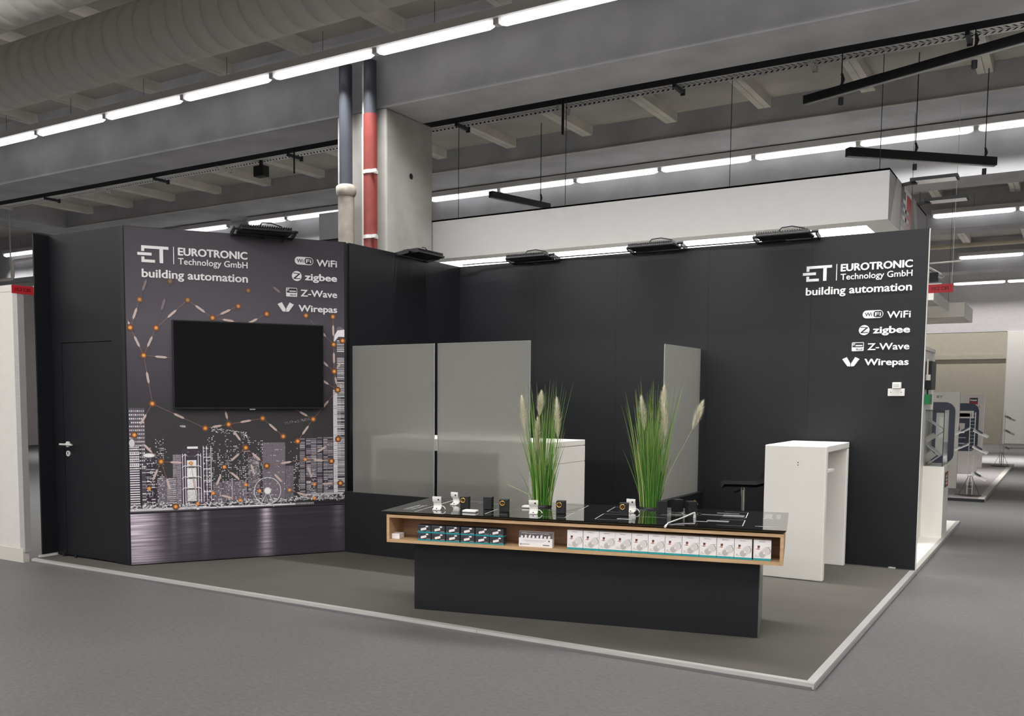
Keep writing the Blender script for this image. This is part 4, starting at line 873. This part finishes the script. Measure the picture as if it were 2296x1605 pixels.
MB().box(0, 0.232, 0.004, 0.05, 0.058, 0.102).build('clear_lid', M['cartonside'], c)
k = MB(); F = lambda a, b, c_: (a, -c_, b)
k.poly([F(0.0, 0.060, -0.003), F(0.232, 0.060, -0.003), F(0.232, 0.102, -0.003), F(0.0, 0.102, -0.003)], rgb(96,88,92))
for i in range(8):
    a = 0.012 + i * 0.027; k.poly([F(a, 0.060, 0.001), F(a + 0.016, 0.060, 0.001), F(a + 0.018, 0.072 + 0.006 * (i % 3), 0.001), F(a + 0.004, 0.076 + 0.004 * (i % 2), 0.001)], rgb(236,234,236))
put_text(k, 'building automation control system', 0.02, 0.21, 0.090, 0.006, lambda a, b, c_: F(a, b, 0.001 + c_), 0, 0, 0.01, rgb(225,225,225))
put_text(k, 'EUROTRONIC', 0.02, 0.075, 0.014, 0.006, lambda a, b, c_: F(a, b, 0.001 + c_), 0, 0, 0.02, rgb(60,60,66))
for a0, a1, b0, b1, col in ((0.010, 0.016, 0.012, 0.020, (40,40,44)), (0.168, 0.212, 0.012, 0.017, (70,66,70)), (0.03, 0.19, 0.042, 0.046, (196,194,200)), (0.05, 0.17, 0.034, 0.037, (206,204,208)), (0.205, 0.215, 0.038, 0.048, (90,80,90))):
    k.poly([F(a0, b0, 0.001), F(a1, b0, 0.001), F(a1, b1, 0.001), F(a0, b1, 0.001)], rgb(*col))
k.build('pack_print', M['print'], c)
c = thing('white_parcel', 'small plain white box alone in the left corner of the shelf', 'box', cw(-0.126, -0.12, ZS), crz + 0.03)
MB().box(0, 0.060, 0, 0.09, 0.0, 0.036).build('carton', M['carton'], c, bevel=0.001)
MB().box(0.015, 0.045, 0.02, 0.06, 0.036, 0.0365).build('label_print', M['cartonside'], c)

# ornamental grasses
def grass(a, b_, lab, blades, plumes, seedn, stray=None):
    rnd = random.Random(seedn)
    r = thing('ornamental_grass', lab, 'grass', cw(a, b_, ZT))
    MB().tube([(0, 0, 0), (0, 0, 0.012)], [0.075, 0.07], 24).build('foot', M['blackplastic'], r)
    s = MB()
    for i in range(blades):
        ang = rnd.uniform(0, 2*PI); rr = rnd.random() ** 0.6 * 0.078
        bx, by = math.cos(ang)*rr*1.0, math.sin(ang)*rr*0.7
        h = rnd.choice((rnd.uniform(0.25, 0.45), rnd.uniform(0.3, 0.55), rnd.uniform(0.4, 0.62), rnd.uniform(0.5, 0.75), rnd.uniform(0.70, 0.93)))
        lean = Vector((bx, by, 0)) * rnd.uniform(0.8, 2.5) * (h / 0.8) + Vector((rnd.gauss(0, 0.035), rnd.gauss(0, 0.035), 0))
        wv = rnd.uniform(0.0016, 0.0034); d = Vector((rnd.uniform(-1, 1), rnd.uniform(-0.4, 0.4), 0)).normalized()
        n = 7; vs = []; cs = []
        tone = rnd.uniform(0.75, 1.3); dead = rnd.random() < 0.07
        for k in range(n):
            t = k / (n - 1); p = Vector((bx, by, 0.012)) + Vector((lean.x * t**1.4, lean.y * t**1.4, h * t)); ww = wv * (1 - t**3) + 0.0003
            vs += [p - d*ww, p + d*ww]
            if dead: c0 = (0.42, 0.36, 0.15, 1)
            else: c0 = ((0.065 + 0.15*t**2)*tone, (0.19 + 0.11*t)*tone, (0.022 + 0.06*t**2)*tone, 1)
            cs.append(c0)
        for k in range(n-1): s.add([vs[2*k], vs[2*k+1], vs[2*k+3], vs[2*k+2]], [(0,1,2,3)], (cs[k], cs[k], cs[k+1], cs[k+1]), True)
    if stray:
        n = 8
        for k in range(n-1):
            t, u = k/(n-1), (k+1)/(n-1); f = lambda q: Vector((stray[0]*q, stray[1]*q, 0.04 + stray[2]*q))
            s.add([f(t)+Vector((0,0,-0.003)), f(t)+Vector((0,0,0.003)), f(u)+Vector((0,0,0.002)), f(u)+Vector((0,0,-0.002))], [(0,1,2,3)], (0.35,0.42,0.22,1), True)
    tag(s.build('blades', M['leaf'], r), kind='stuff')
    for (x, y, z0, z1, tilt) in plumes:
        p = MB(); L = z1 - z0; base = Vector((x, y, z0)); ax = Vector((math.sin(tilt), 0, math.cos(tilt)))
        p.tube([(x*0.15, y*0.15, 0.012), (x*0.5, y*0.5, z0*0.5), base, base + ax*L*0.9], [0.002, 0.0018, 0.0014, 0.0006], 5, col=(0.45,0.42,0.22,1))
        for i in range(1100):
            t = rnd.random(); q = base + ax*(L*t*0.95); an = rnd.uniform(0, 2*PI); fat = math.sin(PI*min(1, t*0.9+0.08))**0.7
            out = Vector((math.cos(an), math.sin(an), 0)); out = (out - ax*out.dot(ax)).normalized()
            tip = q + out*0.042*fat*rnd.uniform(0.6, 1.1) + ax*rnd.uniform(0.018, 0.05); sd = out.cross(ax)*0.0013
            cc = rnd.uniform(0.85, 1.1); col = (0.86*cc, 0.82*cc, 0.66*cc, 1)
            p.add([q - sd, q + sd, tip], [(0,1,2)], col)
        p.build('plume', M['plume'], r)
    return r
grass(0.801, 0.523, 'tall artificial grass with cream plumes, the left one on the counter', 230, [(-0.15, 0.0, 0.56, 0.80, -0.12), (-0.045, 0.03, 0.66, 0.83, 0.08), (-0.04, -0.02, 0.40, 0.64, 0.03), (0.125, 0.0, 0.50, 0.79, -0.05)], 3, (-0.30, 0, 0.11))
grass(1.57, 0.683, 'tall artificial grass with cream plumes, the right one on the counter', 330, [(-0.055, 0.0, 0.56, 0.80, -0.12), (0.075, 0.02, 0.66, 0.87, 0.02), (0.11, -0.02, 0.52, 0.74, -0.06), (0.075, 0.0, 0.42, 0.62, 0.05), (0.30, 0.0, 0.58, 0.78, 0.35)], 11)

# ------------------------------------------------------------------ neighbours
# left: white stand wall with a flag sign
c = thing('white_stand_wall', 'white neighbouring stand wall at the left edge of the photo', 'wall', (-8.10, 5.165, 0))
MB().box(-3.9, -0.075, 0.0, 0.06, 0.127, 2.56).build('wall_panel', M['whitepaint'], c)
MB().box(-3.9, -0.075, -0.004, 0.0, 2.50, 2.56).build('top_strip', M['whitepaint'], c)
MB().box(-3.9, -0.02, -0.012, 0.05, 0.0, 0.127).build('skirting', M['sockel'], c)
MB().box(-0.072, 0.0, -0.004, 0.06, 0.10, 2.52).build('corner_post', M['alu'], c)
c = thing('flag_sign', 'small red flag sign sticking out above the white wall at far left', 'sign', (-8.095, 5.11, 2.475))
MB().box(-0.006, 0.0, 0.0, 0.215, 0.0, 0.075).build('board', M['signred'], c); MB().box(-0.008, -0.001, 0.215, 0.225, 0.01, 0.085).build('clip', M['whiteplastic'], c)
k = MB(); put_text(k, '10.2 C85', 0.03, 0.185, 0.025, 0.03, lambda a, b, cc: (0.0008 + cc, a, b), 0, 0, 0.01, rgb(70,14,20)); k.build('lettering', M['print'], c)

# right: white stand behind the booth, with its canopy
c = thing('canopy', 'big white suspended canopy with a lit underside above the rear wall', 'canopy', (-1.50, 9.73, 3.232))
MB().box(-5.5, 0.0, 0.0, 0.02, 0.0, 0.468).build('front_panel', M['canopywhite'], c)
MB().box(-5.5, 0.0, 2.68, 2.70, 0.0, 0.468).build('rear_panel', M['canopywhite'], c)
MB().box(-0.02, 0.0, 0.02, 2.68, 0.0, 0.468).build('end_panel', M['canopywhite'], c); MB().box(-5.5, -5.48, 0.02, 2.68, 0.0, 0.468).build('end_panel', M['canopywhite'], c)
MB().box(-5.48, -0.02, 0.02, 0.25, 0.0, 0.02).box(-5.48, -0.02, 2.45, 2.68, 0.0, 0.02).box(-5.48, -5.25, 0.25, 2.45, 0.0, 0.02).box(-0.23, -0.02, 0.25, 2.45, 0.0, 0.02).build('rim', M['canopywhite'], c)
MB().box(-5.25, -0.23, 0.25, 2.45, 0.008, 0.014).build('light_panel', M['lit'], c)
MB().box(-5.5, 0.0, 0.0, 2.70, 0.45, 0.468).build('top_panel', M['canopywhite'], c)
k = MB(); F = lambda a, b, cc: (0.001 + cc, a, b)
k.poly([F(0.12,0.0,0), F(0.72,0.0,0), F(0.72,0.468,0), F(0.45,0.468,0)], rgb(206,204,202))
n = 8
for i in range(n):      # graded print of the square logo
    z0, z1 = 0.468*i/n, 0.468*(i+1)/n; t = i/(n-1)
    k.poly([F(0.75,z0,0.0005), F(1.05,z0,0.0005), F(1.05,z1,0.0005), F(0.75,z1,0.0005)], rgb(*[int(235*(1-t)+q*t) for q in (100,88,92)]))
    k.poly([F(1.05,z0,0.0005), F(1.45,z0,0.0005), F(1.45,z1,0.0005), F(1.05,z1,0.0005)], rgb(*[int(240*(1-t)+q*t) for q in (200,44,40)]))
W2 = rgb(250,248,246)
for q in ([(0.92,0.42),(1.45,0.42),(1.45,0.468),(0.92,0.468)], [(1.04,0.10),(1.12,0.10),(1.12,0.42),(1.04,0.42)], [(0.88,0.30),(1.04,0.30),(1.04,0.34),(0.88,0.34)], [(0.88,0.22),(1.28,0.22),(1.28,0.26),(0.88,0.26)], [(0.88,0.14),(1.28,0.14),(1.28,0.18),(0.88,0.18)]):
    k.poly([F(a, b, 0.001) for a, b in q], W2)
k.poly([F(1.9,0.0,0), F(2.1,0.0,0), F(1.8,0.468,0), F(1.55,0.468,0)], rgb(190,186,184))
put_text(k, 'BIMKER', 0.78, 1.40, 0.02, 0.05, lambda a, b, cc: F(a, b, 0.0012), 0, 0, 0.02, rgb(150,146,150)) if False else None
k.build('end_print', M['print'], c)
for x, y in ((-1.9, 1.3), (-0.3, 1.3), (-4.9, 0.2), (-3.4, 0.1)): MB().tube([(x, y, 0.468), (x, y, 2.6)], 0.004, 6).build('suspension_wire', M['galvdark'], c)
f1 = thing('canopy_floodlight', 'slim floodlight on an arm at the canopy end, upper one', 'floodlight', (-1.42, 10.52, 3.70))
MB().box(0.0, 0.42, -0.10, 0.10, 0.0, 0.03).build('housing', M['blackmetal'], f1); MB().box(0.05, 0.40, -0.085, 0.085, -0.004, 0.0).build('lens', M['carton'], f1); MB().bar((-0.08, 0, -0.01), (0.06, 0, 0.01), 0.03, 0.03).build('arm', M['blackmetal'], f1)
f2 = copy_tree(f1); f2.location = (-1.42, 11.65, 3.70); f2['label'] = 'slim floodlight on an arm at the canopy end, lower and farther one'

c = thing('white_stand_floor', 'white raised floor of the stand behind the rear wall', 'platform', (0, 9.285, 0))
MB().box(-6.0, -1.12, 0.0, 4.05, 0.0, 0.03).build('deck', M['white'], c); MB().box(-1.118, -1.075, 0.0, 4.05, 0.0, 0.034).build('edge_profile', M['alu'], c)
c = thing('tall_display_wall', 'tall slim white display wall just right of the rear wall end', 'wall', (-1.30, 11.0, 0.03))
MB().box(-0.35, -0.02, 0.03, 1.05, 0.0, 2.05).build('core', M['white'], c)
MB().box(-0.35, 0.0, 0.0, 0.03, 0.0, 2.085).build('frame_side', M['white'], c); MB().box(-0.35, 0.0, 1.02, 1.05, 0.8, 2.085).build('frame_side', M['white'], c); MB().box(-0.35, 0.0, 0.0, 1.05, 2.05, 2.085).build('frame_top', M['white'], c)
c = thing('black_wall_device', 'black device with a white plug mounted high on the slim white display wall', 'device', (-1.318, 11.55, 1.66))
MB().box(0, 0.06, -0.16, 0.25, 0.0, 0.31).build('casing', M['blackplastic'], c, bevel=0.01); MB().tube([(0.02, -0.17, 0.16), (0.02, -0.17, 0.33)], 0.01, 8).tube([(0.03,-0.17,0.10),(0.03,-0.17,0.16)],0.025,8).build('plug', M['whiteplastic'], c)
c = thing('green_device', 'small green device with a black antenna on the slim white display wall', 'device', (-1.318, 11.40, 1.50))
MB().box(0, 0.05, 0.0, 0.22, 0.0, 0.11).build('casing', mat('green_plastic', rgb(40,140,80), 0.5), c); MB().tube([(0.02, 0.08, 0.11), (0.02, 0.02, 0.24)], 0.008, 6).build('antenna', M['blackplastic'], c)
c = thing('vitrine', 'white pedestal with a glass case, right of the booth end', 'showcase', (-1.75, 12.06 - 0.5, 0.03))
MB().box(0, 0.64, 0, 0.50, 0.0, 0.79).build('pedestal', M['white'], c)
gl = MB()
for x0, x1, y0, y1 in ((0.0, 0.62, 0.01, 0.015), (0.0, 0.62, 0.485, 0.49), (0.615, 0.62, 0.015, 0.485)): gl.box(x0, x1, y0, y1, 0.79, 1.40)
gl.box(0.0, 0.62, 0.01, 0.49, 1.40, 1.405); gl.build('glass_case', M['clear'], c)
ed = MB()
for x, y in ((0.617, 0.012), (0.617, 0.487)): ed.box(x-0.004, x+0.004, y-0.004, y+0.004, 0.79, 1.405)
ed.box(0.0, 0.62, 0.008, 0.014, 1.40, 1.408); ed.build('case_edge', M['galvdark'], c)
k = MB(); F = lambda a, b, cc: (0.6408 + cc, a, b)
for i, (a0, a1, b0, b1, col) in enumerate(((0.10,0.44,0.55,0.72,(60,56,58)), (0.27,0.44,0.55,0.72,(190,50,44)), (0.18,0.36,0.66,0.68,(240,238,236)), (0.18,0.36,0.62,0.64,(240,238,236)), (0.18,0.36,0.58,0.60,(240,238,236)), (0.25,0.29,0.58,0.70,(240,238,236)))):
    k.poly([F(a0,b0,0.0003*i), F(a1,b0,0.0003*i), F(a1,b1,0.0003*i), F(a0,b1,0.0003*i)], rgb(*col))
k.build('square_logo', M['print'], c)
c = thing('zigzag_rack', 'white folded zigzag rack with papers inside the glass case', 'rack', (-1.35, 11.86, 0.83))
k = MB()
pts = [(0.17, 0.10), (0.0, 0.24), (0.20, 0.38), (0.0, 0.52)]
for i in range(3): k.bar((pts[i][0], 0, pts[i][1]), (pts[i+1][0], 0, pts[i+1][1]), 0.22, 0.012)
k.bar((0.05, 0, 0.0), (0.17, 0, 0.10), 0.22, 0.012); k.build('folded_sheet', M['whiteplastic'], c)
MB().bar((0.02, -0.12, 0.27), (0.12, -0.12, 0.33), 0.01, 0.06).bar((0.02, -0.12, 0.05), (0.11, -0.12, 0.13), 0.01, 0.08).build('paper', M['cartonside'], c)
c = thing('dark_valve', 'dark rounded exhibit lying at the left in the glass case', 'exhibit', (-1.52, 11.70, 0.822))
MB().tube([(-0.12, 0, 0.05), (-0.06, 0, 0.065), (0.02, 0, 0.075), (0.08, 0, 0.06), (0.10, 0, 0.05)], [0.03, 0.05, 0.065, 0.05, 0.03], 16).build('body', M['blackmetal'], c); MB().tube([(0.10, 0, 0.045), (0.2, 0, 0.04)], 0.028, 12).build('neck', M['galv'], c)

# farther back
c = thing('grey_stand_floor', 'grey raised floor with a pale edge of the farther stand at right', 'platform', (0, 16.3, 0))
MB().box(-9, -1.09, 0.0, 9.2, 0.0, 0.055).build('deck', mat('grey_deck', rgb(150,144,144), 0.6, noise=0.03), c)
MB().box(-1.088, -1.0, 0.0, 4.6, 0.0, 0.058).build('edge_profile', M['sockel'], c); MB().box(-1.088, -1.0, 4.63, 9.2, 0.0, 0.058).build('edge_profile', M['sockel'], c)
MB().box(-9, -1.0, -0.01, 0.0, 0.0, 0.045).build('front_skirt', M['blackedge'], c)
def display_board(x0, y, x1, ztop, zb, lab, nx0, nx1, nz0, nz1, txt):
    c = thing('display_board', lab, 'board', (x1, y, 0.056))
    MB().box(x0 - x1, 0, 0, 0.06, zb, ztop).build('board', M['whitepaint'], c)
    r = 0.16; pts = [(nx0 - x1, nz0), (nx1 - x1 - r, nz0)]
    pts += [(nx1 - x1 - r + r*math.cos(t), nz0 + r + r*math.sin(t)) for t in [-PI/2 + PI/2*i/8 for i in range(9)]]
    pts += [(nx1 - x1 - r + r*math.cos(t), nz1 - r + r*math.sin(t)) for t in [PI/2*i/8 for i in range(9)]] + [(nx0 - x1, nz1)]
    MB().prism([(a, -0.012, b) for a, b in pts], (0, 0.011, 0)).build('rounded_panel', M['navy'], c)
    k = MB()
    for t, a0, a1, b, h, col in txt: put_text(k, t, a0 - x1, a1 - x1, b, h, lambda a, bb, cc: (a, -0.002 - cc, bb), 0, 0, 0.01, rgb(*col))
    if k.v: k.build('lettering', M['print'], c)
    return c
c = display_board(-3.0, 17.9, -1.53, 1.62, 0.0, 'white display board with a rounded navy panel behind the glass case', -2.9, -1.59, 0.42, 1.45, [('BY', -1.88, -1.79, 1.52, 0.045, (70,70,80))])
MB().box(-0.34, -0.17, -0.03, -0.013, 0.55, 1.27).build('grey_unit', M['cartonside'], c); MB().box(-0.29, -0.21, -0.04, -0.03, 0.85, 1.20).build('white_unit', M['whiteplastic'], c)
c = display_board(-3.0, 21.5, -1.40, 1.60, 0.14, 'second white display board with a rounded navy panel, farther back', -2.8, -1.49, 0.46, 1.42, [])
k = MB(); F = lambda a, b, cc: (a, -0.0015 - cc, b)
k.poly([F(-0.27,1.40,0), F(-0.12,1.40,0), F(-0.12,1.53,0), F(-0.27,1.53,0)], rgb(150,40,44)); k.poly([F(-0.265,1.45,0.001), F(-0.125,1.45,0.001), F(-0.125,1.525,0.001), F(-0.265,1.525,0.001)], rgb(50,46,56))
put_text(k, 'heat', -0.255, -0.135, 1.465, 0.045, lambda a, b, cc: F(a, b, 0.002 + cc), 0, 0, 0.03, rgb(240,240,240)); put_text(k, 'ready', -0.17, -0.07, 1.34, 0.03, lambda a, b, cc: F(a, b, 0.002 + cc), 0, 0, 0.01, rgb(200,90,80))
for a0, a1, b0, b1, col in ((-0.55,-0.18,1.12,1.27,(214,210,206)), (-0.45,-0.22,1.15,1.22,(150,146,142)), (-0.55,-0.33,0.82,1.02,(206,202,200)), (-0.49,-0.42,0.87,0.96,(90,90,96)), (-0.55,-0.30,0.72,0.74,(170,172,180)), (-0.55,-0.25,0.60,0.625,(190,192,198))):
    k.poly([F(a0,b0,0.013), F(a1,b0,0.013), F(a1,b1,0.013), F(a0,b1,0.013)], rgb(*col))
k.build('board_print', M['print'], c)
MB().box(-1.2, -0.09, 0.0, 0.05, 0.0, 0.14).build('foot', M['hallwall'], c)
def ladder(x, y, lab, shelves, h, dirx):
    c = thing('brochure_stand', lab, 'stand', (x, y, 0.056))
    MB().prism([(-0.20, -0.02, 0.012), (0.0, -0.10, 0.012), (0.17, -0.06, 0.012), (0.0, 0.05, 0.012)], (0, 0, 0.012)).build('base', M['galvdark'], c)
    k = MB()
    for dx in (-0.035, 0.035): k.tube([(dx, 0, 0.02), (dx, 0, h)], 0.006, 7)
    z = 0.12
    while z < h: k.tube([(-0.035, 0, z), (0.035, 0, z)], 0.003, 5); z += 0.055
    k.build('ladder_frame', M['galv'], c)
    k = MB()
    for dx, dy in ((-0.15, -0.02), (0.14, -0.02), (0.0, -0.12), (0.0, 0.10)): k.tube([(dx, dy, 0.02), (dx*0.1, dy*0.1, 0.32)], 0.004, 6)
    k.build('strut', M['galvdark'], c)
    for z, sx in shelves:
        s_ = MB(); s_.prism([(sx*0.02, -0.02, z + 0.05), (sx*0.02, -0.16, z + 0.02), (sx*0.22, -0.17, z - 0.08), (sx*0.24, -0.02, z - 0.05)], (0, 0, 0.008)); s_.build('shelf_tray', M['whiteplastic'], c)
        p = MB(); p.prism([(sx*0.06, -0.04, z + 0.052), (sx*0.06, -0.11, z + 0.04), (sx*0.15, -0.12, z - 0.015), (sx*0.15, -0.05, z + 0.0)], (0, 0, 0.004)); p.build('brochure', M['navy'], c)
    return c
ladder(-1.232, 16.62, 'metal ladder brochure stand with clear trays on the grey stand floor', [(0.99, 1), (1.02, -1), (0.74, 1), (0.78, -1), (0.33, 1)], 1.30, 1)
ladder(-1.20, 24.3, 'farther metal ladder brochure stand against the pale wall', [(1.09, 1), (0.78, 1), (0.41, 1)], 1.25, 1)
for x, y, z0, z1, wd, dp, lab in ((-1.73, 15.5, 3.00, 3.15, 4.0, 2.1, 'nearer small white suspended canopy below the right red sign'), (-1.56, 18.3, 2.96, 3.2, 4.0, 1.6, 'farther small white suspended canopy at right')):
    c = thing('small_canopy', lab, 'canopy', (x, y, z0)); H_ = z1 - z0
    MB().box(-wd, 0, 0, 0.03, 0, H_).box(-wd, 0, dp - 0.03, dp, 0, H_).build('long_side', M['white'], c); MB().box(-0.03, 0, 0.03, dp - 0.03, 0, H_).build('end_panel', M['white'], c)
    MB().box(-wd, -0.03, 0.03, dp - 0.03, H_ - 0.06, H_ - 0.04).build('ceiling_cloth', M['sockel'], c); MB().tube([(-0.3, 0.5, H_ - 0.06), (-0.3, 0.5, 5.72 - z0)], 0.003, 6).build('suspension_wire', M['galvdark'], c)
    MB().box(-2.2, -0.5, 0.1, 0.13, H_ - 0.075, H_ - 0.062).box(-2.4, -0.9, dp - 0.2, dp - 0.17, H_ - 0.075, H_ - 0.062).build('vent_slot', M['blackedge'], c)
c = thing('hanging_sign', 'red hanging stand sign at the right of the rear wall', 'sign', (-1.335, 14.0, 2.953))
MB().box(-0.55, 0, 0, 0.02, 0, 0.108).build('board', M['signred'], c); MB().box(-0.55, -0.14, 0.0, 0.02, 0.108, 0.125).build('top_rail', M['whiteplastic'], c)
MB().tube([(-0.02, 0.01, 0.108), (-0.01, 0.01, 2.767)], 0.003, 6).build('wire', M['whiteplastic'], c)
k = MB(); put_text(k, '10.2 C85', -0.25, -0.05, 0.034, 0.044, lambda a, b, cc: (a, -0.001 - cc, b), 0, 0, 0.02, rgb(60,14,20)); k.build('lettering', M['print'], c)
c = thing('lighting_truss', 'short steel truss arm with clamps above the right red sign', 'truss', (-1.62, 14.2, 3.22))
k = MB(); 
for dz in (0.0, 0.05): k.tube([(-0.3, 0, 0.22 + dz), (0.12, 0, -0.06 + dz)], 0.012, 8)
for i in range(6): t = i/5; k.tube([(-0.3 + 0.42*t, 0, 0.22 - 0.28*t), (-0.26 + 0.42*t, 0, 0.27 - 0.30*t)], 0.006, 6)
k.build('truss_chord', M['galv'], c); MB().box(-0.02, 0.08, -0.03, 0.03, -0.10, 0.02).box(-0.10, -0.03, -0.03, 0.03, 0.12, 0.16).build('clamp', M['galvdark'], c)
MB().tube([(-0.28, 0, 0.14), (-0.28, 0, 2.5)], 0.003, 6).build('drop_wire', M['galvdark'], c)
MB().tube([(-0.3, 0, 0.14), (0.36, 0, 0.15)], 0.010, 8).build('cross_tube', M['galv'], c)
